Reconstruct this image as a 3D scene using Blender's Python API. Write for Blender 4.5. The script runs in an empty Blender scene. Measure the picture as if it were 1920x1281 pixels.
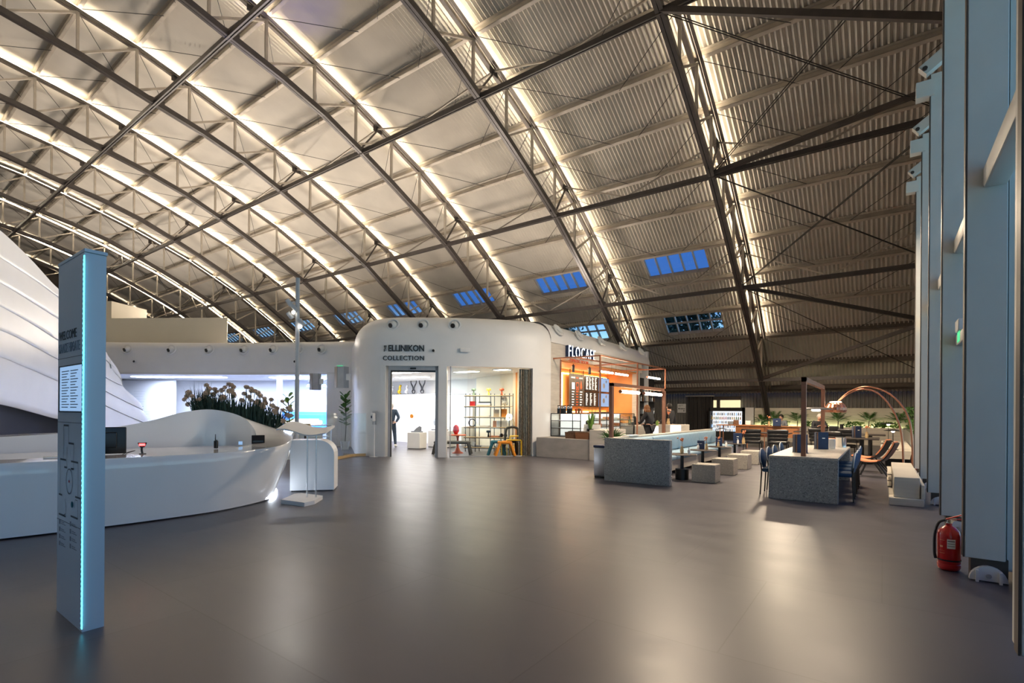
import bpy, bmesh, math, random
from mathutils import Vector, Matrix
random.seed(7)
PI = math.pi
scene = bpy.context.scene
col = scene.collection

# ---------------------------------------------------------------- camera
cam_d = bpy.data.cameras.new('camera'); cam = bpy.data.objects.new('camera', cam_d); col.objects.link(cam)
cam_d.sensor_width = 36; cam_d.lens = 949 / 1920 * 36
cam_d.shift_y = (771 - 640.5) / 1920
cam_d.clip_end = 400; cam_d.clip_start = 0.05
cam.matrix_world = (Matrix.Translation((0, 0, 1.45)) @ Matrix.Rotation(math.radians(36.26), 4, 'Z')
                    @ Matrix.Rotation(PI / 2, 4, 'X') @ Matrix.Rotation(0.0068, 4, 'Z'))
scene.camera = cam
scene.view_settings.view_transform = 'Standard'; scene.view_settings.look = 'None'
scene.view_settings.exposure = 0.8; scene.view_settings.gamma = 1; scene.view_settings.use_curve_mapping = False

# ---------------------------------------------------------------- dusk sky
w = bpy.data.worlds.new('dusk'); scene.world = w; w.use_nodes = True
nt = w.node_tree; nt.nodes.clear()
o_ = nt.nodes.new('ShaderNodeOutputWorld'); bg = nt.nodes.new('ShaderNodeBackground')
tc = nt.nodes.new('ShaderNodeTexCoord'); sx = nt.nodes.new('ShaderNodeSeparateXYZ'); cr = nt.nodes.new('ShaderNodeValToRGB')
nt.links.new(tc.outputs['Generated'], sx.inputs[0]); nt.links.new(sx.outputs['Z'], cr.inputs[0])
e = cr.color_ramp.elements
e[0].position = 0.0; e[0].color = (0.36, 0.64, 0.82, 1)
e[1].position = 0.6; e[1].color = (0.022, 0.07, 0.26, 1)
m_ = cr.color_ramp.elements.new(0.20); m_.color = (0.03, 0.095, 0.28, 1)
m_ = cr.color_ramp.elements.new(0.12); m_.color = (0.36, 0.64, 0.84, 1)
nt.links.new(cr.outputs[0], bg.inputs[0]); bg.inputs[1].default_value = 1.15
nt.links.new(bg.outputs[0], o_.inputs[0])

# ---------------------------------------------------------------- large lights
def lamp(name, kind, loc, energy, color, size=0.2, rot=None, spot=None, parent=None, blend=0.5):
    d = bpy.data.lights.new(name, kind); d.energy = energy; d.color = color
    if kind == 'AREA': d.shape = 'RECTANGLE'; d.size, d.size_y = size if isinstance(size, tuple) else (size, size)
    else: d.shadow_soft_size = size
    if spot: d.spot_size = math.radians(spot); d.spot_blend = blend
    o = bpy.data.objects.new(name, d); col.objects.link(o); o.location = loc
    if rot: o.rotation_euler = rot
    return o
def aim(o, target):
    o.rotation_euler = (Vector(target) - o.location).to_track_quat('-Z', 'Y').to_euler(); return o
WARM = (1.0, 0.87, 0.74); COOL = (0.62, 0.72, 1.0)
# uplights standing on the roofs of the white buildings, aimed at the vault
for (x, y, z, tx, ty, e, c) in ((-14.5, 15.0, 4.7, -13, 9, 900, WARM), (-12.5, 20.5, 4.7, -11, 15, 500, WARM), (-23.5, 12.5, 4.7, -21, 7, 1500, WARM), (-19.0, 15.5, 4.7, -19, 10, 900, WARM),
                             (-32.0, 12.0, 4.7, -31, 6, 1700, WARM), (-29.0, 17.0, 4.7, -29, 12, 900, WARM), (-41.0, 13.0, 4.7, -41, 8, 1500, WARM)):
    aim(lamp('roof_uplight', 'AREA', (x, y, z), e * 0.28, c, 0.8), (tx, ty, 16))
aim(lamp('blue_beam', 'SPOT', (-17.0, 9.5, 4.4), 900, (0.08, 0.10, 1.0), 0.1, spot=26), (-16.0, 8.5, 14))
# spotlight at the light pole and one in mid-air below the trusses, washing the shell and the floor
aim(lamp('shell_wash', 'SPOT', (-12.0, 9.0, 9.5), 600, (1.0, 0.93, 0.86), 0.25, spot=75), (-15.0, 3.0, 2.6))
aim(lamp('pole_spot', 'SPOT', (-10.4, 6.0, 3.5), 60, (1.0, 0.93, 0.85), 0.05, spot=110), (-7.2, 3.8, 0))
# exhibit and shop interiors
lamp('exhibit_ceiling', 'AREA', (-25.0, 9.5, 2.8), 520, COOL, (5.0, 2.0), rot=(0, 0, 0.6))
lamp('exhibit_ceiling', 'AREA', (-20.0, 13.2, 2.8), 380, COOL, (4.0, 1.6), rot=(0, 0, 0.5))
lamp('shop_ceiling', 'AREA', (-16.0, 14.8, 2.8), 120, (1.0, 0.95, 0.88), (3.0, 2.0))
lamp('shop_ceiling', 'AREA', (-11.3, 13.3, 2.8), 50, (1.0, 0.85, 0.60), (1.6, 0.8), rot=(0, 0, 0.5))
# cafe recess and seating
lamp('recess_light', 'AREA', (-9.8, 18.5, 3.15), 110, (1.0, 0.80, 0.52), (0.8, 6.0))
lamp('cafe_downlight', 'AREA', (-4.2, 12.5, 5.6), 260, (1.0, 0.80, 0.58), 1.0)
lamp('cafe_downlight', 'AREA', (-1.0, 14.5, 5.6), 170, (1.0, 0.80, 0.58), 1.2)
lamp('cafe_downlight', 'AREA', (-3.0, 20.5, 4.6), 260, (1.0, 0.80, 0.58), 0.5)

# ---------------------------------------------------------------- materials
MATS = {}
def mat(name, c, rough=0.5, metal=0.0, var=0.06, scale=6.0, bump=0.0, emit=None, es=0.0, coat=0.0, stretch=None, spec=0.5):
    if name in MATS: return MATS[name]
    m = bpy.data.materials.new(name); m.use_nodes = True; n = m.node_tree.nodes; l = m.node_tree.links
    b = n['Principled BSDF']
    b.inputs['Roughness'].default_value = rough; b.inputs['Metallic'].default_value = metal
    b.inputs['Specular IOR Level'].default_value = spec
    b.inputs['Coat Weight'].default_value = coat
    t = n.new('ShaderNodeTexCoord'); ns = n.new('ShaderNodeTexNoise'); ns.inputs['Scale'].default_value = scale
    ns.inputs['Detail'].default_value = 3
    src = t.outputs['Object']
    if stretch:
        mp = n.new('ShaderNodeMapping'); mp.inputs['Scale'].default_value = stretch
        l.new(src, mp.inputs[0]); src = mp.outputs[0]
    l.new(src, ns.inputs['Vector'])
    r = n.new('ShaderNodeValToRGB'); e = r.color_ramp.elements
    e[0].position = 0.3; e[1].position = 0.7
    e[0].color = (*[max(0, q * (1 - var)) for q in c], 1); e[1].color = (*[min(1, q * (1 + var)) for q in c], 1)
    l.new(ns.outputs[0], r.inputs[0]); l.new(r.outputs[0], b.inputs['Base Color'])
    if bump:
        bp = n.new('ShaderNodeBump'); bp.inputs['Strength'].default_value = bump; bp.inputs['Distance'].default_value = 0.01
        l.new(ns.outputs[0], bp.inputs['Height']); l.new(bp.outputs[0], b.inputs['Normal'])
    if emit:
        b.inputs['Emission Color'].default_value = (*emit, 1); b.inputs['Emission Strength'].default_value = es
    MATS[name] = m
    return m
def glass(name, tint=(1, 1, 1), refl=0.08, rough=0.02):
    m = bpy.data.materials.new(name); m.use_nodes = True; n = m.node_tree.nodes; l = m.node_tree.links; n.clear()
    o = n.new('ShaderNodeOutputMaterial'); mx = n.new('ShaderNodeMixShader'); tr = n.new('ShaderNodeBsdfTransparent')
    g = n.new('ShaderNodeBsdfGlossy'); g.inputs['Roughness'].default_value = rough; tr.inputs[0].default_value = (*tint, 1)
    ly = n.new('ShaderNodeLayerWeight'); ly.inputs[0].default_value = 0.15
    mu = n.new('ShaderNodeMath'); mu.operation = 'MULTIPLY_ADD'; mu.inputs[1].default_value = 0.35; mu.inputs[2].default_value = refl
    l.new(ly.outputs['Fresnel'], mu.inputs[0]); l.new(mu.outputs[0], mx.inputs[0])
    l.new(tr.outputs[0], mx.inputs[1]); l.new(g.outputs[0], mx.inputs[2]); l.new(mx.outputs[0], o.inputs[0])
    MATS[name] = m; return m
def speckle(name, c, dark, light, scale=60, rough=0.5):
    m = bpy.data.materials.new(name); m.use_nodes = True; n = m.node_tree.nodes; l = m.node_tree.links
    b = n['Principled BSDF']; b.inputs['Roughness'].default_value = rough
    t = n.new('ShaderNodeTexCoord'); v = n.new('ShaderNodeTexVoronoi'); v.inputs['Scale'].default_value = scale
    l.new(t.outputs['Object'], v.inputs['Vector'])
    hs = n.new('ShaderNodeSeparateColor'); l.new(v.outputs['Color'], hs.inputs[0])
    r = n.new('ShaderNodeValToRGB'); r.color_ramp.interpolation = 'CONSTANT'; e = r.color_ramp.elements
    e[0].position = 0; e[0].color = (*dark, 1); e[1].position = 0.14; e[1].color = (*c, 1)
    q = r.color_ramp.elements.new(0.9); q.color = (*light, 1)
    l.new(hs.outputs[0], r.inputs[0]); l.new(r.outputs[0], b.inputs['Base Color'])
    MATS[name] = m; return m
def emis(name, c, s, base=None):
    m = bpy.data.materials.new(name); m.use_nodes = True; n = m.node_tree.nodes; l = m.node_tree.links
    b = n['Principled BSDF']; b.inputs['Base Color'].default_value = (*(base or c), 1)
    b.inputs['Emission Color'].default_value = (*c, 1); b.inputs['Emission Strength'].default_value = s
    MATS[name] = m; return m

# floor: large grey slabs with thin joints
fm = bpy.data.materials.new('floor_slabs'); fm.use_nodes = True; n = fm.node_tree.nodes; l = fm.node_tree.links
b = n['Principled BSDF']; t = n.new('ShaderNodeTexCoord'); br = n.new('ShaderNodeTexBrick')
br.offset = 0.5; br.inputs['Scale'].default_value = 1.0; br.inputs['Mortar Size'].default_value = 0.005; br.inputs['Mortar Smooth'].default_value = 0.2
br.inputs['Brick Width'].default_value = 1.6; br.inputs['Row Height'].default_value = 1.6; br.inputs['Bias'].default_value = 0
br.inputs['Color1'].default_value = (0.078, 0.074, 0.090, 1); br.inputs['Color2'].default_value = (0.086, 0.081, 0.097, 1)
br.inputs['Mortar'].default_value = (0.062, 0.059, 0.07, 1)
l.new(t.outputs['Object'], br.inputs['Vector'])
ns = n.new('ShaderNodeTexNoise'); ns.inputs['Scale'].default_value = 1.3; ns.inputs['Detail'].default_value = 8; ns.inputs['Roughness'].default_value = 0.65
mp = n.new('ShaderNodeMapping'); mp.inputs['Scale'].default_value = (1, 2.5, 1); l.new(t.outputs['Object'], mp.inputs[0]); l.new(mp.outputs[0], ns.inputs['Vector'])
mr = n.new('ShaderNodeMapRange'); mr.inputs['To Min'].default_value = 0.80; mr.inputs['To Max'].default_value = 1.22; l.new(ns.outputs[0], mr.inputs[0])
mx = n.new('ShaderNodeMix'); mx.data_type = 'RGBA'; mx.blend_type = 'MULTIPLY'; mx.inputs[0].default_value = 1
l.new(br.outputs[0], mx.inputs[6]); l.new(mr.outputs[0], mx.inputs[7]); l.new(mx.outputs[2], b.inputs['Base Color'])
mr2 = n.new('ShaderNodeMapRange'); mr2.inputs['To Min'].default_value = 0.28; mr2.inputs['To Max'].default_value = 0.44; l.new(ns.outputs[0], mr2.inputs[0])
l.new(mr2.outputs[0], b.inputs['Roughness']); b.inputs['Specular IOR Level'].default_value = 0.55
MATS['floor'] = fm

mat('roof_sheet', (0.52, 0.48, 0.42), 0.5, 0.0, 0.10, 0.7)
mat('back_sheet', (0.20, 0.19, 0.17), 0.55, 0.1, 0.08, 1.5)
mat('steel_dark', (0.060, 0.050, 0.046), 0.45, 0.2, 0.15, 4)
mat('steel_mid', (0.16, 0.135, 0.115), 0.5, 0.2, 0.12, 4)
mat('steel_light', (0.40, 0.35, 0.29), 0.5, 0.1, 0.10, 3)
mat('cable', (0.03, 0.028, 0.027), 0.5, 0.5)
mat('white', (0.78, 0.78, 0.78), 0.42, 0, 0.02, 2)
mat('totem_dusk_tint', (0.52, 0.57, 0.62), 0.3, 0, 0.02, 2)  # white totem; blue dusk light is put into its base colour
mat('white_gloss', (0.80, 0.80, 0.80), 0.12, 0, 0.02, 1, coat=0.5)
mat('white_wall', (0.70, 0.70, 0.69), 0.6, 0, 0.03, 1)
mat('beige_wall', (0.74, 0.68, 0.56), 0.7, 0, 0.02, 1)
mat('cream', (0.80, 0.72, 0.54), 0.7, 0, 0.03, 1)
mat('column_paint', (0.60, 0.60, 0.56), 0.5, 0, 0.04, 2)
mat('seal', (0.06, 0.045, 0.035), 0.5)
mat('grey_plastic', (0.42, 0.43, 0.45), 0.4)
mat('black', (0.012, 0.012, 0.014), 0.35)
mat('black_matte', (0.02, 0.02, 0.022), 0.7)
mat('leather', (0.015, 0.015, 0.017), 0.32, 0, 0.2, 20, 0.2)
mat('navy', (0.012, 0.03, 0.09), 0.5, 0, 0.1, 15)
mat('blue_fabric', (0.02, 0.07, 0.16), 0.8, 0, 0.15, 40, 0.3)
mat('sky_cushion', (0.24, 0.36, 0.46), 0.75, 0, 0.06, 8, 0.1)
mat('copper', (0.62, 0.28, 0.17), 0.28, 0.9, 0.06, 6)
mat('copper_matte', (0.40, 0.19, 0.12), 0.42, 0.5, 0.08, 6)
mat('chrome', (0.75, 0.74, 0.72), 0.15, 1.0, 0.05)
mat('steel_brushed', (0.50, 0.52, 0.55), 0.28, 0.95, 0.12, 20, stretch=(30, 30, 1))
mat('concrete', (0.42, 0.39, 0.36), 0.6, 0, 0.12, 2.5, 0.15, stretch=(1, 1, 2))
mat('concrete_light', (0.58, 0.54, 0.48), 0.6, 0, 0.08, 2.5, 0.1, stretch=(1, 1, 6))
mat('travertine', (0.62, 0.57, 0.48), 0.55, 0, 0.08, 2.0, 0.1, stretch=(0.6, 0.6, 9))
speckle('terrazzo', (0.30, 0.31, 0.30), (0.17, 0.18, 0.18), (0.44, 0.45, 0.44), 75)
speckle('terrazzo_top', (0.47, 0.44, 0.38), (0.38, 0.35, 0.31), (0.60, 0.57, 0.50), 75, 0.4)
mat('orange_wall', (0.80, 0.34, 0.10), 0.5, 0, 0.06, 1.5)
mat('wood', (0.36, 0.15, 0.06), 0.42, 0, 0.25, 3, 0.1, stretch=(1, 1, 14))
mat('wood_light', (0.62, 0.44, 0.22), 0.5, 0, 0.12, 5, stretch=(1, 1, 8))
mat('wicker', (0.17, 0.085, 0.045), 0.8, 0, 0.5, 60, 0.5)
mat('leaf', (0.055, 0.15, 0.03), 0.5, 0, 0.4, 8)
mat('leaf_bright', (0.14, 0.27, 0.04), 0.5, 0, 0.35, 8)
mat('leaf_dark', (0.016, 0.045, 0.030), 0.6, 0, 0.4, 8)
mat('dry_flower', (0.42, 0.31, 0.22), 0.9, 0, 0.4, 60, 0.5)
mat('soil', (0.05, 0.03, 0.02), 0.9, 0, 0.4, 30, 0.5)
mat('bark', (0.05, 0.035, 0.025), 0.9, 0, 0.4, 10, 0.5)
mat('red', (0.55, 0.012, 0.012), 0.25, 0, 0.05, 3, coat=0.4)
mat('paper', (0.80, 0.79, 0.76), 0.7, 0, 0.03, 4)
mat('skin', (0.62, 0.36, 0.26), 0.55, 0, 0.06, 8)
mat('hair_brown', (0.20, 0.085, 0.03), 0.6, 0, 0.35, 40, 0.4)
mat('hair_dark', (0.015, 0.012, 0.010), 0.6, 0, 0.35, 40, 0.4)
mat('hair_grey', (0.45, 0.42, 0.38), 0.6, 0, 0.2, 40, 0.4)
mat('cloth_black', (0.016, 0.017, 0.022), 0.8, 0, 0.25, 20, 0.3)
mat('cloth_navy', (0.025, 0.045, 0.075), 0.8, 0, 0.2, 20, 0.3)
mat('ink', (0.03, 0.035, 0.04), 0.5)
mat('ink_grey', (0.20, 0.22, 0.25), 0.5)
mat('slate', (0.020, 0.045, 0.065), 0.35, 0, 0.1, 1)
mat('slate_mid', (0.085, 0.09, 0.105), 0.6, 0, 0.06, 1)
mat('teal', (0.01, 0.13, 0.17), 0.85, 0, 0.15, 30, 0.2)
mat('orange', (0.80, 0.28, 0.02), 0.85, 0, 0.12, 30, 0.2)
mat('charcoal_fabric', (0.075, 0.072, 0.066), 0.85, 0, 0.15, 30, 0.2)
mat('coral', (0.60, 0.10, 0.03), 0.45)
mat('yellow', (0.85, 0.55, 0.02), 0.45)
mat('sage', (0.13, 0.21, 0.16), 0.5)
mat('peach', (0.72, 0.27, 0.13), 0.7, 0, 0.05, 10)
mat('gold_chain', (0.30, 0.24, 0.17), 0.35, 0.6, 0.7, 14, 0.3, stretch=(6, 6, 1))
mat('curtain_dark', (0.045, 0.040, 0.038), 0.8, 0, 0.5, 4, stretch=(6, 6, 0.1))
glass('clear_glass', (0.94, 0.97, 0.97), 0.04)
glass('sky_glass', (0.80, 0.90, 1.0), 0.04)
glass('acrylic', (0.95, 0.97, 1.0), 0.45, 0.25)
emis('case_back_glow', (0.9, 0.88, 0.82), 0.55)  # back panel given a glow to brighten the case interior
emis('led_warm', (1.0, 0.87, 0.66), 31)
emis('led_shop', (1.0, 0.92, 0.80), 7)
emis('led_cool', (0.62, 0.74, 1.0), 6)
emis('led_under', (0.82, 0.90, 1.0), 15)
emis('led_orange', (1.0, 0.72, 0.38), 10)
emis('tube_warm', (1.0, 0.86, 0.66), 14)
emis('led_cyan', (0.12, 0.72, 0.95), 1.5)
emis('lamp_glow', (1.0, 0.90, 0.74), 5)
emis('sign_white', (0.90, 0.95, 1.0), 2.2)
emis('screen_blue', (0.22, 0.42, 0.75), 0.9)
emis('green_sign', (0.05, 0.60, 0.25), 0.6)
emis('red_glow', (1.0, 0.02, 0.02), 14)
emis('case_white', (0.95, 0.96, 0.97), 1.4)
emis('plant_led', (0.95, 1.0, 0.50), 12)
emis('screen_pale', (0.30, 0.50, 0.80), 0.55, (0.02, 0.02, 0.03))
emis('white_letters', (0.8, 0.84, 0.86), 0.5)
emis('lit_cream', (0.85, 0.75, 0.45), 0.6)
emis('blue_panel', (0.05, 0.22, 0.85), 0.9)
emis('fridge_white', (0.88, 0.93, 1.0), 0.85)

# ---------------------------------------------------------------- mesh helpers
class MB:
    def __init__(s): s.v = []; s.f = []; s.sm = []
    def add(s, vs, fs, smooth=False):
        o = len(s.v); s.v += [tuple(q) for q in vs]; s.f += [tuple(i + o for i in f) for f in fs]; s.sm += [smooth] * len(fs); return s
    def box(s, x0, x1, y0, y1, z0, z1, rz=0.0, c=None):
        vs = [(x, y, z) for z in (z0, z1) for x, y in ((x0, y0), (x1, y0), (x1, y1), (x0, y1))]
        if rz:
            cx, cy = c or ((x0 + x1) / 2, (y0 + y1) / 2); C, S = math.cos(rz), math.sin(rz)
            vs = [(cx + (x - cx) * C - (y - cy) * S, cy + (x - cx) * S + (y - cy) * C, z) for x, y, z in vs]
        return s.add(vs, [(0, 3, 2, 1), (4, 5, 6, 7), (0, 1, 5, 4), (1, 2, 6, 5), (2, 3, 7, 6), (3, 0, 4, 7)])
    def rbox(s, x0, x1, y0, y1, z0, z1, r=0.02, n=3):
        # box with rounded vertical corners and softened top/bottom edge
        r = min(r, (x1 - x0) / 2.01, (y1 - y0) / 2.01, (z1 - z0) / 2.01)
        def ring(k, z):
            out = []
            for cx, cy, a0 in ((x1 - r, y1 - r, 0), (x0 + r, y1 - r, PI / 2), (x0 + r, y0 + r, PI), (x1 - r, y0 + r, 1.5 * PI)):
                for i in range(n + 1):
                    a = a0 + PI / 2 * i / n; out.append((cx + k * math.cos(a), cy + k * math.sin(a), z))
            return out
        rings = [ring(r * math.sin(PI / 2 * i / n) if i else 0.0, z0 + r * (1 - math.cos(PI / 2 * i / n))) for i in range(n + 1)]
        rings += [ring(r * math.cos(PI / 2 * i / n), z1 - r * (1 - math.sin(PI / 2 * i / n))) for i in range(n + 1)]
        return s.rings(rings, cap=True, smooth=True)
    def rings(s, rings, cap=False, smooth=True, closed=True):
        n = len(rings[0]); vs = [p for r in rings for p in r]; fs = []
        for k in range(len(rings) - 1):
            for i in range(n if closed else n - 1):
                j = (i + 1) % n; fs.append((k * n + i, k * n + j, (k + 1) * n + j, (k + 1) * n + i))
        if cap: fs += [tuple(range(n))[::-1], tuple((len(rings) - 1) * n + i for i in range(n))]
        return s.add(vs, fs, smooth)
    def tube(s, pts, r, n=8, cap=True, closed=False):
        P = [Vector(p) for p in pts]; rr = r if isinstance(r, (list, tuple)) else [r] * len(P); out = []; up = None
        for i, p in enumerate(P):
            if closed: t = P[(i + 1) % len(P)] - P[i - 1]
            else: t = P[min(i + 1, len(P) - 1)] - P[max(i - 1, 0)]
            t.normalize()
            if up is None: up = Vector((0, 0, 1)) if abs(t.z) < 0.9 else Vector((1, 0, 0))
            a = t.cross(up).normalized(); b = a.cross(t).normalized(); up = b
            out.append([p + (a * math.cos(2 * PI * k / n) + b * math.sin(2 * PI * k / n)) * rr[i] for k in range(n)])
        if closed: out.append(out[0])
        return s.rings(out, cap=cap and not closed)
    def cyl(s, x, y, z0, z1, r, n=20, r1=None):
        return s.lathe([(r, z0), (r if r1 is None else r1, z1)], x, y, n, cap=True, smooth=n > 8)
    def lathe(s, prof, x=0, y=0, n=24, cap=False, smooth=True, sx=1, sy=1):
        return s.rings([[(x + sx * r * math.cos(2 * PI * k / n), y + sy * r * math.sin(2 * PI * k / n), z) for k in range(n)] for r, z in prof], cap=cap, smooth=smooth)
    def ball(s, x, y, z, r, n=12, sx=1, sy=1, sz=1):
        m = max(4, n // 2)
        return s.lathe([(max(1e-4, r * math.sin(PI * i / m)), z - sz * r * math.cos(PI * i / m)) for i in range(m + 1)], x, y, n, sx=sx, sy=sy)
    def bar(s, p, q, w=0.1, h=0.1):
        p = Vector(p); q = Vector(q); t = (q - p).normalized(); u = Vector((0, 0, 1)) if abs(t.z) < 0.98 else Vector((1, 0, 0))
        a = t.cross(u).normalized() * w / 2; b = a.cross(t).normalized() * h / 2
        return s.add([p - a - b, p + a - b, p + a + b, p - a + b, q - a - b, q + a - b, q + a + b, q - a + b],
                     [(0, 1, 2, 3), (7, 6, 5, 4), (4, 5, 1, 0), (5, 6, 2, 1), (6, 7, 3, 2), (7, 4, 0, 3)])
    def prism(s, poly, z0, z1):
        n = len(poly)
        return s.add([(x, y, z0) for x, y in poly] + [(x, y, z1) for x, y in poly],
                     [tuple(range(n))[::-1], tuple(range(n, 2 * n))] + [(i, (i + 1) % n, n + (i + 1) % n, n + i) for i in range(n)])
    def strip(s, path, z0, z1, th):
        # a wall of thickness th along a plan path (thickness to the left of the path)
        off = offset(path, th); n = len(path); vs = []
        for (x, y), (u, v) in zip(path, off): vs += [(x, y, z0), (x, y, z1), (u, v, z1), (u, v, z0)]
        fs = [(0, 1, 2, 3), tuple(4 * (n - 1) + k for k in (3, 2, 1, 0))]
        for i in range(n - 1):
            a = 4 * i; c = 4 * i + 4
            for k in range(4): fs.append((a + k, c + k, c + (k + 1) % 4, a + (k + 1) % 4))
        return s.add(vs, fs)
    def xf(s, M):
        s.v = [tuple(M @ Vector(p)) for p in s.v]; return s
    def join(s, o): return s.add(o.v, o.f).fixs(o)
    def fixs(s, o): s.sm[-len(o.f):] = o.sm; return s
def offset(path, d):
    out = []
    for i in range(len(path)):
        a = path[max(i - 1, 0)]; b = path[min(i + 1, len(path) - 1)]; tx, ty = b[0] - a[0], b[1] - a[1]; L = math.hypot(tx, ty) or 1
        out.append((path[i][0] - ty / L * d, path[i][1] + tx / L * d))
    return out
def smooth_path(P, k=6):
    out = []
    for i in range(len(P) - 1):
        p0, p1, p2, p3 = P[max(i - 1, 0)], P[i], P[i + 1], P[min(i + 2, len(P) - 1)]
        for j in range(k):
            t = j / k
            out.append(tuple(0.5 * (2 * b + (c - a) * t + (2 * a - 5 * b + 4 * c - d) * t * t + (3 * b - a - 3 * c + d) * t ** 3) for a, b, c, d in zip(p0, p1, p2, p3)))
    out.append(tuple(P[-1])); return out
def obj(name, mb, m, parent=None, loc=None, rz=0):
    me = bpy.data.meshes.new(name); me.from_pydata(mb.v, [], mb.f); me.polygons.foreach_set('use_smooth', mb.sm)
    bm = bmesh.new(); bm.from_mesh(me); bmesh.ops.recalc_face_normals(bm, faces=bm.faces); bm.to_mesh(me); bm.free()
    if any(mb.sm):
        try: me.set_sharp_from_angle(angle=math.radians(42))
        except Exception: pass
    me.materials.append(MATS[m]); o = bpy.data.objects.new(name, me); col.objects.link(o)
    if parent: o.parent = parent
    if loc: o.location = loc
    if rz: o.rotation_euler = (0, 0, rz)
    return o
def tag(o, label, cat, group=None, kind=None):
    o['label'] = label; o['category'] = cat
    if group: o['group'] = group
    if kind: o['kind'] = kind
    return o
def thing(name, label, cat, loc=(0, 0, 0), rz=0, group=None):
    o = bpy.data.objects.new(name, None); o.empty_display_size = 0.1; col.objects.link(o); o.location = loc; o.rotation_euler = (0, 0, rz)
    return tag(o, label, cat, group)
def struct(name, mb, m, parent=None):
    o = obj(name, mb, m, parent)
    if not parent: o['kind'] = 'structure'
    return o
def solo(name, mb, m, label, cat, loc=None, rz=0, group=None): return tag(obj(name, mb, m, None, loc, rz), label, cat, group)
def dup(root, loc, rz=0, label=None, group=None, scale=None):
    r = root.copy(); col.objects.link(r); r.location = loc; r.rotation_euler = (0, 0, rz)
    if label: r['label'] = label
    if group: r['group'] = group
    if scale: r.scale = (scale,) * 3 if not isinstance(scale, tuple) else scale
    for ch in list(root.children):
        c = ch.copy(); col.objects.link(c); c.parent = r
        for g in list(ch.children):
            d = g.copy(); col.objects.link(d); d.parent = c
    return r
def text_mb(s, size, depth=0.004, align='LEFT', bold=0.0, sp=1.0, sxy=1.0):
    cu = bpy.data.curves.new('t', 'FONT'); cu.body = s; cu.size = size; cu.extrude = depth; cu.align_x = align; cu.offset = bold; cu.space_character = sp
    cu.resolution_u = 2
    o = bpy.data.objects.new('t', cu); col.objects.link(o); dg = bpy.context.evaluated_depsgraph_get()
    me = bpy.data.meshes.new_from_object(o.evaluated_get(dg)); mb = MB()
    mb.add([(v.co.x * sxy, v.co.y, v.co.z) for v in me.vertices], [tuple(p.vertices) for p in me.polygons])
    bpy.data.objects.remove(o); bpy.data.curves.remove(cu); bpy.data.meshes.remove(me); return mb
def frame_m(origin, xdir, up=(0, 0, 1)):
    # text frame: local x along xdir, local y up, local z towards the reader
    x = Vector(xdir).normalized(); y = Vector(up).normalized(); z = x.cross(y)
    M = Matrix(((x.x, y.x, z.x, origin[0]), (x.y, y.y, z.y, origin[1]), (x.z, y.z, z.z, origin[2]), (0, 0, 0, 1))); return M
def lettering(s, size, origin, xdir, m, parent, **k):
    return obj('lettering', text_mb(s, size, **k).xf(frame_m(origin, xdir)), m, parent)

# ================================================================ THE HALL
XT = [1.45, -4.8, -11.05, -17.3, -23.5, -29.7, -35.9, -42.05, -48.2, -54.4, -60.6]
XEND = -62.0
UPH = [(0, 16.4), (1.7, 16.3), (3.5, 16.1), (5.4, 15.8), (7.2, 15.5), (9.05, 15.0), (10.9, 14.45), (12.75, 13.85), (14.6, 13.15), (16.26, 12.5),
       (17.95, 11.65), (19.65, 10.75), (21.25, 9.7), (22.9, 8.6), (24.4, 7.5), (25.74, 6.3), (27.07, 5.04), (28.3, 3.75), (29.3, 2.55)]
LOH = [(0, 14.8), (3, 14.6), (5.5, 14.2), (7.75, 13.66), (9.6, 13.25), (11.3, 12.75), (13, 12.05), (14.66, 11.3), (16.3, 10.5), (18, 9.62), (20.2, 8.15),
       (22.4, 6.65), (24.5, 5.1), (27, 3.1), (28.4, 1.85), (29.3, 0.75)]
def interp(P, y):
    for (a, b), (c, d) in zip(P, P[1:]):
        if a <= y <= c: return b + (d - b) * (y - a) / (c - a)
    return P[-1][1]
YW = 29.9    # back wall plane
# corrugated roof skin; a straight run of ribs over the curved profile, with openings for the roof lights
fine = sorted(set([p[0] for p in UPH] + [22.98, 24.14, 25.86, 26.84]))
prof = [(y, interp(UPH, y) + 0.34) for y in fine]; prof[-1] = (29.75, 2.5)
full = [(-y, z) for y, z in prof[:0:-1]] + prof
PITCH = 0.15
def wave(x): 
    p = (x / PITCH) % 1.0
    return 0.042 if p < 0.25 else (-0.042 if 0.5 <= p < 0.75 else 0.0)
nx = int((1.7 - XEND) / (PITCH / 4)); xs = [1.7 - i * PITCH / 4 for i in range(nx + 1)]
SKY = []
for i in range(1, 9):
    x0 = XT[i + 1] + 1.75; SKY.append((x0, x0 + 2.88, 22.98, 24.14))
    if i <= 2: SKY.append((x0, x0 + 2.88, 25.86, 26.84))
def roof_sheet(full, test):
    mb = MB(); vs = []; m = len(full)
    nrm = []
    for k in range(m):
        a = full[max(k - 1, 0)]; c = full[min(k + 1, m - 1)]; dy, dz = c[0] - a[0], c[1] - a[1]; L = math.hypot(dy, dz); nrm.append((-dz / L, dy / L))
    for x in xs:
        h = wave(x + 1e-5)
        for (y, z), (ny, nz) in zip(full, nrm): vs.append((x, y + ny * h, z + nz * h))
    fs = []
    for i in range(nx):
        xm = (xs[i] + xs[i + 1]) / 2
        for k in range(m - 1):
            ym = (full[k][0] + full[k + 1][0]) / 2
            if any(a < xm < b and c < ym < d for a, b, c, d in test): continue
            fs.append((i * m + k, i * m + k + 1, (i + 1) * m + k + 1, (i + 1) * m + k))
    return mb.add(vs, fs)
struct('ceiling', roof_sheet(full, SKY), 'roof_sheet')
struct('floor', MB().box(XEND - 1, 6, -31, 31, -0.1, 0), 'floor')
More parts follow.
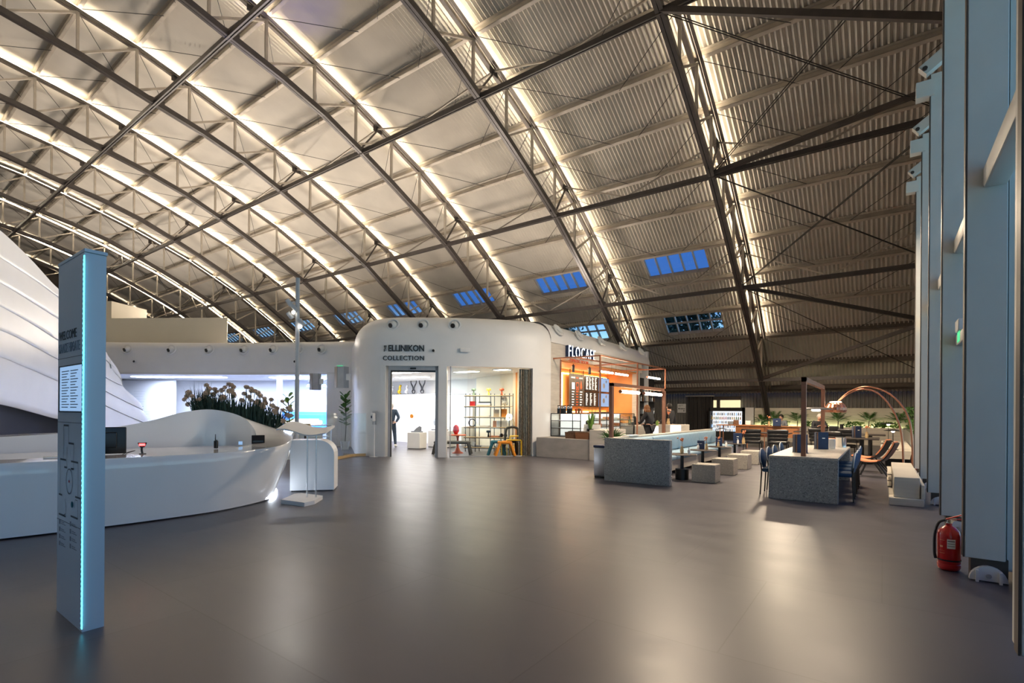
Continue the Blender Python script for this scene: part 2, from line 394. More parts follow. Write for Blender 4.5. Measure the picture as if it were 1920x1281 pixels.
# back wall: vertical corrugated sheet, and the wall behind the camera
def corr_wall(y, x0, x1, z0, z1, s=1):
    mb = MB(); n = int((x1 - x0) / 0.04); vs = []
    for i in range(n + 1):
        x = x0 + i * (x1 - x0) / n; h = (0.02, 0.02, -0.02, -0.02)[i % 4]
        vs += [(x, y + h, z0), (x, y + h, z1)]
    return mb.add(vs, [(2 * i, 2 * i + 2, 2 * i + 3, 2 * i + 1) for i in range(n)])
struct('wall_back', corr_wall(YW, -30, 1.7, 0, 2.75), 'back_sheet')
struct('wall_behind_camera', corr_wall(-YW, -60, 1.7, 0, 2.75), 'back_sheet')
struct('wall_back_left', MB().box(XEND, -30, YW, YW + 0.1, 0, 2.75), 'back_sheet')
gp = [(-YW, 0), *[(y, z + 0.1) for y, z in full], (YW, 0)]
struct('wall_left', MB().add([(XEND, y, z) for y, z in gp] + [(XEND - 0.2, y, z) for y, z in gp],
       [tuple(range(len(gp))), tuple(range(2 * len(gp) - 1, len(gp) - 1, -1))]), 'steel_dark')
gu = [(y, z + 0.1) for y, z in full if z > 7.4]; yl = [gu[0][0], gu[-1][0]]
gq = gu + [(yl[1], 7.2), (yl[0], 7.2)]
struct('wall_right', MB().add([(1.75, y, z) for y, z in gq] + [(1.9, y, z) for y, z in gq],
       [tuple(range(len(gq))), tuple(range(2 * len(gq) - 1, len(gq) - 1, -1))]), 'back_sheet')

# roof lights: glazed openings with white bars
for i, (x0, x1, y0, y1) in enumerate(SKY):
    z0, z1 = interp(prof, y0), interp(prof, y1)
    w_ = thing('window_%d' % (i + 1), '', 'window', ((x0 + x1) / 2, y0, z0)); w_['kind'] = 'structure'; del w_['label']; del w_['category']
    dx = (x1 - x0) / 2; dy = y1 - y0; dz = z1 - z0
    f = MB()
    for k in range(6):
        x = -dx + 2 * dx * k / 5; f.bar((x, 0, 0.03), (x, dy, dz + 0.03), 0.07 if k in (0, 5) else 0.045, 0.16)
    f.bar((-dx, 0, 0.03), (dx, 0, 0.03), 0.07, 0.16); f.bar((-dx, dy, dz + 0.03), (dx, dy, dz + 0.03), 0.07, 0.16)
    if y0 > 25: f.bar((-dx, dy / 2, dz / 2 + 0.03), (dx, dy / 2, dz / 2 + 0.03), 0.035, 0.10)
    obj('window_frame', f, 'steel_light', w_)
    obj('pane', MB().add([(-dx, 0, 0.06), (dx, 0, 0.06), (dx, dy, dz + 0.06), (-dx, dy, dz + 0.06)], [(0, 1, 2, 3)]), 'sky_glass', w_)

# trusses
ordn = ['nearest the glass wall, at the right edge of the hall', 'first in from the glass wall, over the cafe seats', 'second in, above the white shop corner', 'third in, running down behind the shop roof',
        'fourth in from the glass wall', 'fifth in, above the desk with the flowers', 'sixth in from the glass wall', 'seventh in, toward the beige volume', 'eighth in, with the brightest tube line',
        'ninth in, above the layered white shell', 'farthest, in the dark left corner']
ROD = [(7.75, 13.66), (13, 12.05), (18, 9.62), (22.4, 6.65), (27, 3.1)]
strut_cols = 'steel_light'
proto_rod = None
for i, X in enumerate(XT):
    t = thing('roof_truss', 'curved steel roof truss ' + ordn[i], 'roof truss', (X, 0, 0), 0, 'steel trusses under the corrugated roof')
    up = [(0, y, z) for y, z in UPH] ; upf = [(0, -y, z) for _, y, z in up[:0:-1]] + up
    lo = [(0, y, z) for y, z in LOH]; lof = [(0, -y, z) for _, y, z in lo[:0:-1]] + lo
    mb = MB()
    for a, b_ in zip(upf, upf[1:]):
        if abs(a[1]) > 20 and a[1] < 0: continue
        for s in (-0.075, 0.075): mb.bar((s, a[1], a[2]), (s, b_[1], b_[2]), 0.055, 0.12)
        if 1 <= i < 8 and a[1] > -13.5 and b_[1] < 27.2:
            for s in (-0.16, 0.16): mb.bar((s, a[1], a[2] - 0.03), (s, b_[1], b_[2] - 0.03), 0.10, 0.012)  # thin trays added to hide the light strips from below
    obj('top_chord', mb, 'steel_mid', t)
    mb = MB()
    for a, b_ in zip(lof, lof[1:]):
        for s in (-0.06, 0.06): mb.bar((s, a[1], a[2]), (s, b_[1], b_[2]), 0.10, 0.20)
    obj('bottom_chord', mb, 'steel_dark', t)
    nodes = UPH[2:17]
    st = None
    for k, (y, z) in enumerate(nodes):
        zl = interp(LOH, y)
        s = MB().bar((0, y, z - 0.05), (0, y, zl + 0.05), 0.085, 0.085); obj('strut', s, strut_cols, t)
        if k + 1 < len(nodes):
            y2, z2 = nodes[k + 1]
            obj('diagonal', MB().bar((0, y, zl + 0.06), (0, y2, z2 - 0.07), 0.075, 0.075), strut_cols, t)
    for y, z in ROD[:4]:
        g = MB()
        yy = y + 0.85; g.bar((0, y, z + 0.1), (0, yy, interp(UPH, yy) - 0.15), 0.06, 0.06)
        g.box(-0.012, 0.012, y - 0.4, y + 0.4, z + 0.02, z + 0.2)
        zz = interp(UPH, yy); g.box(-0.012, 0.012, yy - 0.22, yy + 0.22, zz - 0.25, zz - 0.02)
        obj('gusset', g, 'steel_dark', t)
    if 1 <= i <= 10:
        st = MB(); P = [(y, z) for _, y, z in upf if -13 < y < 27.2]
        for (y0, z0), (y1, z1) in zip(P, P[1:]):
            for q in (0.0, 0.5):
                a = (y0 + (y1 - y0) * (q + 0.005), z0 + (z1 - z0) * (q + 0.005)); b_ = (y0 + (y1 - y0) * (q + 0.495), z0 + (z1 - z0) * (q + 0.495))
                for s in ((-0.15, 0.15) if i < 7 else (0.15,)):
                    st.bar((s, a[0], a[1] + (0.0 if i < 8 else 0.02)), (s, b_[0], b_[1] + (0.0 if i < 8 else 0.02)), 0.035, 0.02 if i < 8 else 0.035)
        obj('light_strip', st, 'led_warm', t)
    if i == 0: continue
    # diagonal sag rods from each node to the next purlin, in the bay to the right
    w0 = XT[i - 1] - X
    for k in range(2, 17):
        y, z = UPH[k]; y2, z2 = UPH[k + 1]
        obj('sag_rod', MB().bar((0.08, y, z + 0.02), (w0 * 0.42, y2, z2 + 0.05), 0.016, 0.016)
            .bar((w0 - 0.05, y, z), (w0 * 0.58, y2, z2 + 0.05), 0.016, 0.016), 'cable', t)
# purlins: straight channels the whole length, one per node
for k in range(2, len(UPH)):
    y, z = UPH[k]
    a = UPH[k - 1]; b_ = UPH[min(k + 1, len(UPH) - 1)]; ang = math.atan2(b_[1] - a[1], b_[0] - a[0])
    mb = MB()
    def P2(dy, dz): return (y + dy * math.cos(ang) - dz * math.sin(ang), z + 0.20 + dy * math.sin(ang) + dz * math.cos(ang))
    for (y0, y1, z0, z1) in ((-0.012, 0.012, -0.14, 0.10), (-0.012, 0.11, -0.14, -0.12), (-0.09, 0.012, 0.08, 0.10)):
        c4 = [P2(y0, z0), P2(y1, z0), P2(y1, z1), P2(y0, z1)]
        mb.add([(XEND, *q) for q in c4] + [(1.6, *q) for q in c4], [(0, 1, 2, 3), (7, 6, 5, 4), (0, 4, 5, 1), (1, 5, 6, 2), (2, 6, 7, 3), (3, 7, 4, 0)])
    nm = ['topmost in view', 'second from the top', 'third from the top', 'fourth from the top', 'fifth from the top', 'sixth from the top', 'seventh from the top', 'eighth from the top', 'ninth from the top',
          'tenth from the top', 'just above the upper roof lights', 'just below the upper roof lights', 'third above the eaves row', 'above the lower roof lights', 'below the lower roof lights', 'second above the back wall', 'lowest, along the top of the back wall']
    solo('purlin', mb, 'steel_light' if k < 16 else 'steel_mid', 'long pale steel purlin under the roof sheets, ' + nm[k - 2], 'purlin', None, 0, 'purlins under the roof sheets')
# longitudinal ties at the lower chord and their raking braces
tn = ['highest of the five', 'second highest of the five', 'middle of the five', 'second lowest of the five', 'lowest of the five, near the back wall']
for (y, z), nm in zip(ROD, tn):
    t = thing('tie_beam', 'long dark steel tie beam joining the trusses, ' + nm, 'tie beam', (0, y, z), 0, 'tie beams joining the lower chords')
    mb = MB(); mb.bar((XEND, 0.0, -0.05), (1.6, 0.0, -0.05), 0.05, 0.16); mb.bar((XEND, 0.09, -0.05), (1.6, 0.09, -0.05), 0.05, 0.16)
    obj('beam', mb, 'steel_dark', t)
    if z > 4:
        for i in range(1, len(XT)):
            xm = (XT[i] + XT[i - 1]) / 2; yy = y + 0.85; zz = interp(UPH, yy) - 0.1
            obj('brace', MB().bar((xm, 0.04, 0), (XT[i], yy - y, zz - z), 0.05, 0.05).bar((xm, 0.04, 0), (XT[i - 1], yy - y, zz - z), 0.05, 0.05), 'steel_light', t)
# end bay: struts and crossed double cables between the last truss and the glass wall
for (a, b_, lab) in (((13, 12.05), (12.1, 8.4), 'nearly level in view, at the top of the end bay'), ((18, 9.62), (17.2, 10.05), 'second, rising right in the end bay'),
                   ((22.4, 6.65), (24.7, 4.95), 'falling to the right toward the glass wall'), ((27, 3.1), (24.7, 4.95), 'rising to the right from the truss foot')):
    solo('end_bay_strut', MB().bar((XT[1], a[0], a[1]), (XT[0], b_[0], b_[1]), 0.12, 0.14), 'steel_dark', 'dark steel strut ' + lab, 'steel strut')
for (a, b_, lab) in ((ROD[1], ROD[2], 'falling right from the top node'), (ROD[2], ROD[1], 'rising right in the upper end bay'), (ROD[2], ROD[3], 'falling right below the middle node'),
                   (ROD[3], ROD[2], 'rising right in the middle end bay'), (ROD[3], ROD[4], 'falling right in the lowest end bay')):
    solo('bracing_cable', MB().bar((XT[1], a[0], a[1]), (XT[0], b_[0], b_[1]), 0.02, 0.02).bar((XT[1], a[0] + 0.16, a[1] + 0.02), (XT[0], b_[0] + 0.16, b_[1] + 0.02), 0.02, 0.02), 'cable',
         'pair of thin black bracing cables ' + lab, 'cable')

# ---------------------------------------------------------------- glass wall on the right
cy = [-0.9, 1.4, 3.7, 5.97, 8.23, 10.5, 12.65, 14.85]
colab = {3.7: 'cut by the right edge of the picture', 5.97: 'with the extinguisher in front of it', 8.23: 'carrying the green exit light', 10.5: 'third from the right, hinge bracket on top',
         12.65: 'fourth from the right, thinner in view', 14.85: 'fifth from the right', 17.1: 'sixth from the right', 19.4: 'seventh from the right, beside the corner plants'}
for k, y in enumerate(cy):
    if y < 1.5 : lab = 'pale blue-grey door post of the glass wall ' + ('right beside the camera' if y > 0 else 'just behind the camera')
    else: lab = 'tall pale blue-grey post of the glass wall, ' + colab.get(y, 'far end by the back wall')
    t = thing('wall_post', lab, 'post', (0.58, y, 0), 0, 'posts of the glass wall')
    obj('post', MB().rbox(0.004, 0.27, 0.0, 0.22, 0.19, 6.9, 0.006, 1), 'column_paint', t)
    obj('seal_strip', MB().box(-0.006, 0.004, 0.0, 0.10, 0.19, 6.9), 'seal', t)
    obj('mullion', MB().box(0.285, 0.44, 0.06, 0.2, 0.10, 7.2), 'column_paint', t)
    f = MB().box(0.05, 0.29, 0.03, 0.18, 0.0, 0.2)
    obj('foot', f, 'seal', t)
    hb = MB(); hb.rings([[(0.16 + 0.125 * math.cos(PI * a / 12), yy, 0.01 + 0.125 * math.sin(PI * a / 12)) for a in range(13)] for yy in (-0.02, 0.03)], cap=True, smooth=False)
    hb.box(0.075, 0.095, -0.05, -0.02, 0.0, 0.10); hb.box(0.225, 0.245, -0.05, -0.02, 0.0, 0.10)
    ft = obj('hinge_foot', hb, 'white_wall', t)
    obj('bolt', MB().tube([(0.16, -0.035, 0.055), (0.16, -0.02, 0.055)], 0.02, 8), 'chrome', ft)
    # transoms run along the wall on the outer half of the post
    L = 2.3 if k + 1 < len(cy) else 1.5
    obj('transom', MB().rbox(0.11, 0.27, 0.22, L - 0.01, 3.42, 3.60, 0.02, 2), 'column_paint', t)
    if y > 5: obj('low_transom', MB().rbox(0.13, 0.27, -0.75, -0.01, 2.28, 2.42, 0.02, 2), 'column_paint', t) if abs(y - 8.23) < 0.1 else None
    if y > 9:
        h = MB(); h.box(-0.18, 0.05, -0.05, 0.14, 6.55, 6.80); h.bar((-0.10, 0.04, 6.98), (0.20, 0.04, 7.2), 0.14, 0.17)
        hg = obj('hinge_bracket', h, 'column_paint', t)
        obj('pin', MB().tube([(-0.07, -0.06, 7.0), (-0.07, 0.14, 7.0)], 0.035, 8), 'steel_dark', hg)
    if True:
        obj('glass', MB().box(0.37, 0.38, 0.2, L + 0.06, 0.12, 7.2), 'clear_glass', t)
        obj('sill', MB().box(0.33, 0.55, 0.0, L, 0.0, 0.12), 'steel_mid', t)
struct('trim_1', MB().box(0.9, 1.75, -29, 15.4, 7.15, 7.25), 'column_paint')
struct('wall_corner', MB().box(1.2, 1.35, 15.6, YW, 0, 8.2), 'back_sheet')
# exit light on the transom
t = thing('exit_sign', 'small green lit exit box on a stub transom of the right posts', 'exit sign', (0.72, 7.9, 2.42))
obj('housing', MB().rbox(-0.03, 0.05, -0.14, 0.14, 0.0, 0.14, 0.01, 1), 'white_wall', t)
obj('lit_panel', MB().box(-0.012, -0.008, -0.13, 0.13, -0.12, 0.0), 'green_sign', t)

# ================================================================ THE WHITE SHOP BUILDING
SHOP = smooth_path([(-20.8, 14.8), (-19, 13.65), (-17, 12.4), (-15.2, 11.2), (-14.3, 10.58), (-13.55, 10.25), (-12.85, 10.22), (-12.2, 10.5), (-11.1, 11.27), (-10.4, 11.88), (-9.75, 12.58), (-9.25, 13.25), (-8.98, 13.75), (-8.9, 14.3), (-8.92, 15.4)], 8) + [(-9.0, 18.5), (-9.12, 21.5), (-9.25, 24.0)]
def sub(path, a, b):   # part of a path between two plan points (nearest vertices)
    d = lambda p, q: (p[0] - q[0]) ** 2 + (p[1] - q[1]) ** 2
    i = min(range(len(path)), key=lambda k: d(path[k], a)); j = min(range(len(path)), key=lambda k: d(path[k], b)); return path[i:j + 1]
D0, D1, D2, D3 = (-12.45, 10.36), (-11.1, 11.27), (-10.88, 11.46), (-9.32, 13.15)
shop = thing('shop_building', 'rounded white shop and cafe building with black shop name above its doorway', 'building')
obj('wall', MB().strip(sub(SHOP, (-20.8, 14.8), D0), 0, 2.83, 0.28), 'white', shop)
obj('post', MB().strip(offset(sub(SHOP, D1, D2), -0.0), 0, 2.83, 0.3), 'white', shop)
obj('wall', MB().strip(sub(SHOP, (-9.1, 13.5), (-8.9, 14.3)), 0, 2.83, 0.28), 'white', shop)
# header band with a rounded shoulder
def shell(path, z0, zt, r, th, cap):
    rings = []
    inn = offset(path, th)
    prof = [(th, z0), (0, z0)] + [(r * (1 - math.cos(a * PI / 16)), zt - r + r * math.sin(a * PI / 16)) for a in range(9)] + [(cap, zt + 0.05)]
    offs = [offset(path, d) for d, _ in prof]
    rows = [[(offs[k][i][0], offs[k][i][1], prof[k][1]) for k in range(len(prof))] for i in range(len(path))]
    return MB().rings(rows, closed=False, smooth=True)
obj('header_band', shell(sub(SHOP, (-20.8, 14.8), (-8.9, 14.3)), 2.83, 4.45, 0.75, 0.28, 2.6), 'white', shop)
obj('roof_shoulder', shell(sub(SHOP, (-8.9, 14.3), (-9.25, 24.0)), 3.75, 4.5, 0.72, 0.28, 2.6), 'white', shop)
obj('roof', MB().prism([(-20.9, 15.2), (-15.5, 12.6), (-13.2, 12.0), (-11.8, 13.0), (-11.0, 14.3), (-10.9, 24.0), (-21, 24.0)], 4.3, 4.45), 'white', shop)
obj('side_wall', MB().box(-21, -9.3, 23.8, 24.0, 0, 4.4), 'white', shop)
obj('rear_wall', MB().box(-21.0, -20.8, 14.8, 24.0, 0, 4.4), 'white', shop)
# shop name and small fittings on the header
def on_shop(x, y, out=0.0):   # tangent frame on the curved front
    k = min(range(1, len(SHOP) - 1), key=lambda k: (SHOP[k][0] - x) ** 2 + (SHOP[k][1] - y) ** 2)
    a, b_ = SHOP[k - 1], SHOP[k + 1]; t = Vector((b_[0] - a[0], b_[1] - a[1], 0)).normalized(); nn = Vector((t.y, -t.x, 0))
    return Vector((SHOP[k][0], SHOP[k][1], 0)), t, nn
def curved_text(s, size, s0, z, bold=0, sp=1.0, width=None, out=0.02, ds=0.0):
    mb = text_mb(s, size, 0.012, bold=bold, sp=sp); mx = max(v[0] for v in mb.v)
    k = (width / mx) if width else 1
    # arc length table
    L = [0]
    for a, b_ in zip(SHOP, SHOP[1:]): L.append(L[-1] + math.hypot(b_[0] - a[0], b_[1] - a[1]))
    base = L[min(range(len(SHOP)), key=lambda q: (SHOP[q][0] - s0[0]) ** 2 + (SHOP[q][1] - s0[1]) ** 2)] + ds
    def at(d):
        for q in range(len(L) - 1):
            if L[q + 1] >= d: break
        f = (d - L[q]) / (L[q + 1] - L[q]); a, b_ = SHOP[q], SHOP[q + 1]; tx, ty = (b_[0] - a[0]) / (L[q + 1] - L[q]), (b_[1] - a[1]) / (L[q + 1] - L[q])
        return a[0] + (b_[0] - a[0]) * f, a[1] + (b_[1] - a[1]) * f, ty, -tx
    out_v = []
    for x, y, h in mb.v:
        px, py, nx_, ny_ = at(base + x * k); out_v.append((px + nx_ * (out + h), py + ny_ * (out + h), z + y))
    mb.v = out_v; return mb
S0 = (-12.52, 10.33)
obj('lettering', curved_text('ELLINIKON', 0.27, S0, 3.28, bold=0.006, width=1.13, ds=0.17), 'ink', shop)
obj('lettering', curved_text('COLLECTION', 0.20, S0, 3.0, bold=0.002, sp=1.1, width=1.30), 'ink', shop)
mbt = text_mb('THE', 0.105, 0.012, bold=0.002); mbt.v = [(-y, x, h) for x, y, h in mbt.v]
p_ = Vector((*[a for a in SHOP[min(range(len(SHOP)), key=lambda q: (SHOP[q][0] - S0[0]) ** 2 + (SHOP[q][1] - S0[1]) ** 2)]], 0)); _, t_, n_ = on_shop(*p_[:2]); p_ = p_ + t_ * 0.115
obj('lettering', mbt.xf(Matrix(((t_.x, 0, n_.x, p_.x + n_.x * .02), (t_.y, 0, n_.y, p_.y + n_.y * .02), (0, 1, 0, 3.27), (0, 0, 0, 1)))), 'ink', shop)
def eyeball(px, py, nx, ny, z, r, label, group, tilt=0.5):
    a = math.atan2(ny, nx)
    t = thing('eyeball_spotlight', label, 'spotlight', (px, py, z), a, group)
    ring = [(r * 1.05, 0.0), (r * 1.0, 0.03), (r * 0.82, 0.035), (r * 0.72, -0.01), (r * 0.66, -0.10)]
    M = Matrix.Rotation(PI / 2 - tilt * 0.6, 4, 'Y')
    obj('trim_ring', MB().lathe(ring, n=24).xf(Matrix.Translation((0.0, 0, 0)) @ M), 'white', t)
    b_ = obj('eyeball', MB().ball(0, 0, 0, r * 0.62, 16).xf(Matrix.Translation((0.0, 0, 0))), 'white_wall', t)
    Q = Matrix.Rotation(PI / 2 + 0.35, 4, 'Y') @ Matrix.Rotation(0.5, 4, 'X')
    obj('lens', MB().cyl(0, 0, r * 0.2, r * 0.66, r * 0.36, 16).xf(Q), 'black', b_)
    return t
for (x, y), lab in zip(((-12.3, 10.42), (-11.5, 10.98), (-10.7, 11.62)), ('left of the three above the shop name', 'middle of the three above the shop name', 'right of the three, above the blank header')):
    p_, t_, n_ = on_shop(x, y)
    eyeball(p_.x - n_.x * 0.12, p_.y - n_.y * 0.12, n_.x, n_.y, 4.12, 0.20, 'round white recessed eyeball spotlight, ' + lab, 'eyeball spotlights on the shop header')
for k, y in enumerate((14.9, 16.4, 18.2, 20.2, 22.3)):
    t = thing('roof_downlight', 'round white recess in the rounded cafe roof edge, %s counted from the shop corner' % ['first', 'second', 'third', 'fourth', 'fifth'][k], 'downlight', (-9.0, y, 4.22), 0, 'recesses along the cafe roof edge')
    Q = Matrix.Rotation(0.95, 4, 'Y')
    obj('trim_ring', MB().lathe([(0.24, 0.02), (0.24, 0.05), (0.2, 0.055), (0.17, 0.0), (0.15, -0.06), (0.001, -0.07)], n=24).xf(Q), 'white_wall', t)
    obj('lens', MB().cyl(0.03, 0, -0.055, 0.0, 0.09, 12).xf(Q), 'grey_plastic', t)
p_, t_, n_ = on_shop(-11.25, 11.16)
t = thing('dome_camera', 'small round black-eyed camera on the header right of the shop name', 'camera', (p_.x + n_.x * .01, p_.y + n_.y * .01, 3.3), math.atan2(n_.y, n_.x))
obj('base', MB().lathe([(0.06, 0), (0.06, 0.03), (0.05, 0.04)], cap=True).xf(Matrix.Rotation(PI / 2, 4, 'Y')), 'white_wall', t)
obj('dome', MB().ball(0.035, 0, 0, 0.042, 12), 'black', t)
p_, t_, n_ = on_shop(-10.45, 11.82)
t = thing('emergency_light', 'white oblong emergency light on the header over the shop window', 'light', (p_.x + n_.x * .02, p_.y + n_.y * .02, 3.33), math.atan2(n_.y, n_.x))
obj('housing', MB().rbox(0, 0.05, -0.16, 0.16, -0.065, 0.065, 0.02), 'white', t)
# door frame, sliding glass, window glass
def between(a, b): return math.atan2(b[1] - a[1], b[0] - a[0]), math.hypot(b[0] - a[0], b[1] - a[1])
ang, L = between(D0, D1)
t = thing('shop_doorway', 'wide open sliding doorway with dark metal frame under the shop name', 'doorway', (D0[0] - 0.02, D0[1] + 0.06, 0), ang)
obj('frame', MB().box(0.02, 0.10, 0, 0.1, 0, 2.83).box(L - 0.12, L - 0.04, 0, 0.1, 0, 2.83).box(0.02, L - 0.04, 0, 0.1, 2.70, 2.83), 'grey_plastic', t)
obj('track', MB().box(0.10, L - 0.12, 0.01, 0.09, 2.64, 2.70), 'black', t)
obj('sensor', MB().rbox(L / 2 - 0.09, L / 2 + 0.09, -0.05, 0.0, 2.73, 2.78, 0.01), 'black', t)
obj('seal', MB().box(0.10, 0.125, 0.0, 0.1, 0, 2.64), 'black', t)
ang, L = between(D2, D3)
t = thing('shop_window', 'large clear shop window with the shelf and stools behind it', 'window', (D2[0], D2[1] + 0.1, 0), ang)
obj('pane', MB().box(0.02, L - 0.3, 0.03, 0.04, 0.02, 2.80), 'clear_glass', t)
obj('frame', MB().box(0.0, 0.03, 0, 0.06, 0, 2.83).box(0.0, L, 0, 0.06, 0, 0.03), 'grey_plastic', t)
# chain curtain: a wavy sheet of metal strands
cp = []
for i in range(61):
    u = i / 60; cp.append((-9.47 + 0.42 * u + 0.03 * math.sin(u * 60), 13.25 + 0.42 * u + 0.03 * math.cos(u * 60)))
solo('chain_curtain', MB().rings([[(x, y, z) for x, y in cp] for z in (0.02, 2.80)], closed=False, smooth=True), 'gold_chain', 'shimmering grey and gold metal curtain at the right end of the shop window', 'curtain')

# interior of the shop
struct('wall_1', MB().box(-20.5, -20.4, 14.8, 17.2, 0, 2.95).box(-20.5, -14.1, 17.1, 17.2, 0, 2.95), 'white_wall')
struct('wall_2', MB().prism([(-14.1, 17.1), (-14.0, 16.5), (-9.15, 14.25), (-9.15, 14.4), (-13.9, 16.65), (-13.95, 17.2)], 0, 2.95), 'cream')
ceil = MB().prism([(-20.5, 14.9), (-19, 13.95), (-17, 12.75), (-15.1, 11.55), (-14.2, 10.95), (-13.5, 10.6), (-12.9, 10.6), (-12.2, 10.85), (-11.0, 11.6), (-9.8, 12.9), (-9.2, 13.8), (-9.15, 14.4), (-14, 16.6), (-14.1, 17.2), (-20.5, 17.2)], 2.86, 2.95)
struct('ceiling_shop', ceil, 'white_wall')
for k, (x, y, sx_, sy_, lab) in enumerate(((-15.9, 14.6, 1.6, 0.5, 'over the display plinths'), (-14.2, 12.6, 1.6, 0.5, 'just inside the doorway'), (-12.0, 13.6, 0.9, 0.35, 'in front of the shelf'), (-10.4, 13.6, 0.5, 0.3, 'near the curtain'))):
    t = thing('ceiling_light', 'flat glowing ceiling panel in the shop ' + lab, 'ceiling light', (x, y, 2.86), 0, 'shop ceiling panels')
    obj('frame', MB().box(-sx_ / 2 - .03, sx_ / 2 + .03, -sy_ / 2 - .03, sy_ / 2 + .03, -0.02, 0), 'white', t)
    obj('diffuser', MB().box(-sx_ / 2, sx_ / 2, -sy_ / 2, sy_ / 2, -0.03, -0.02), 'led_shop', t)
# long white cabinet with trophies on top
t = thing('wall_cabinet', 'tall white display cabinet along the back of the shop with trophies on it', 'cabinet', (-20.1, 16.6, 0), 0)
obj('body', MB().box(-0.2, 5.9, -0.1, 0.45, 0, 2.18), 'white', t)
obj('top_ledge', MB().box(-0.22, 5.9, -0.16, 0.45, 2.18, 2.22), 'white_gloss', t)
obj('low_counter', MB().box(-0.2, 5.9, -0.8, -0.1, 0, 0.78), 'white', t)
def wing_trophy(label, x, m='black', group='statuettes along the cabinet top'):
    t = thing('statuette', label, 'statuette', (x, 16.62, 2.22), 0, group)
    obj('base', MB().rbox(-0.17, 0.17, -0.06, 0.06, 0, 0.03, 0.01), 'black', t)
    for s in (-1, 1):
        P = [(0.02 * s, 0, 0.03), (0.10 * s, 0, 0.13), (0.03 * s, 0, 0.22), (0.06 * s, 0, 0.36), (0.17 * s, 0, 0.52), (0.19 * s, 0, 0.66)]
        obj('wing', MB().tube(smooth_path(P, 4), [0.018 + 0.03 * math.sin(PI * q / 20) for q in range(21)], 8).xf(Matrix.Diagonal((1, 0.4, 1, 1))), m, t)
    return t
wing_trophy('black winged statuette, left of the pair on the cabinet', -18.0)
wing_trophy('black winged statuette, right of the pair on the cabinet', -17.42)
def small_statue(label, x, m):
    t = thing('statuette', label, 'statuette', (x, 16.62, 2.22), 0, 'statuettes along the cabinet top')
    obj('base', MB().rbox(-0.2, 0.2, -0.06, 0.06, 0, 0.03, 0.01), 'black', t)
    obj('figure', MB().tube(smooth_path([(0.08, 0, 0.03), (-0.06, 0, 0.12), (0.06, 0, 0.22), (0.02, 0, 0.32), (0.10, 0, 0.44)], 4), [0.05] * 4 + [0.07] * 4 + [0.05] * 4 + [0.055] * 5, 10), m, t)
small_statue('white statuette at the left end of the cabinet', -19.55, 'white_gloss'); small_statue('yellow curled statuette on the cabinet', -19.0, 'yellow'); small_statue('white statuette between the yellow one and the winged pair', -18.5, 'white_gloss')
# plinths with jewellery
for x, y, sx_, sy_, h, lab in ((-14.25, 13.35, 0.55, 0.5, 0.62, 'smaller white plinth in front, with a dark jewellery stand'), (-14.15, 14.6, 0.95, 0.6, 0.66, 'wider white plinth with small dark trays on top')):
    t = thing('display_plinth', lab, 'plinth', (x, y, 0), 0.25)
    obj('body', MB().rbox(-sx_ / 2, sx_ / 2, -sy_ / 2, sy_ / 2, 0.02, h, 0.01, 1), 'white', t)
    obj('shadow_foot', MB().box(-sx_ / 2 + .02, sx_ / 2 - .02, -sy_ / 2 + .02, sy_ / 2 - .02, 0, 0.02), 'black', t)
t = thing('jewellery_stand', 'dark fan-shaped stand with necklaces on the front plinth', 'stand', (-14.25, 13.35, 0.62), 0.25)
obj('tray', MB().rbox(-0.2, 0.2, -0.12, 0.12, 0, 0.05, 0.01), 'ink_grey', t)
obj('fan', MB().add([(-0.15, 0, 0.05), (0.18, 0, 0.05), (0.18, 0, 0.2), (0.1, 0, 0.24), (-0.05, 0, 0.15), (-0.15, 0.03, 0.05), (0.18, 0.03, 0.05), (0.18, 0.03, 0.2), (0.1, 0.03, 0.24), (-0.05, 0.03, 0.15)],
    [(0, 1, 2, 3, 4), (9, 8, 7, 6, 5), (0, 5, 6, 1), (1, 6, 7, 2), (2, 7, 8, 3), (3, 8, 9, 4), (4, 9, 5, 0)]), 'ink_grey', t)
for k, x in enumerate((-14.5, -14.25, -13.95)):
    solo('jewellery_tray', MB().rbox(-0.1, 0.1, -0.06, 0.06, 0, 0.05, 0.01), 'ink_grey', 'flat dark jewellery tray, %s on the wider plinth' % ('left', 'middle', 'right')[k], 'tray', (x, 14.5 + 0.05 * k, 0.66), 0.25, 'trays on the wider plinth')
solo('round_ornament', MB().lathe([(0.02, 0), (0.16, 0.02), (0.19, 0.2), (0.12, 0.32), (0.03, 0.36)], cap=True), 'ink_grey', 'patterned grey ornament on the low counter by the door post', 'ornament', (-15.9, 16.1, 0.78))
solo('orange_disc', MB().tube([(0, -0.02, 0), (0, 0.02, 0)], 0.08, 16), 'orange', 'small bright orange disc beside the standing person', 'ornament', (-15.15, 13.9, 1.22))
solo('necklace_holder', MB().tube([(0.12 * math.cos(a), 0, 0.2 + 0.2 * math.sin(a)) for a in [PI * 0.85 + q * PI * 1.3 / 12 for q in range(13)]], 0.012, 6), 'ink_grey', 'thin ring-shaped necklace holder on the low counter', 'jewellery holder', (-17.6, 16.0, 0.80))

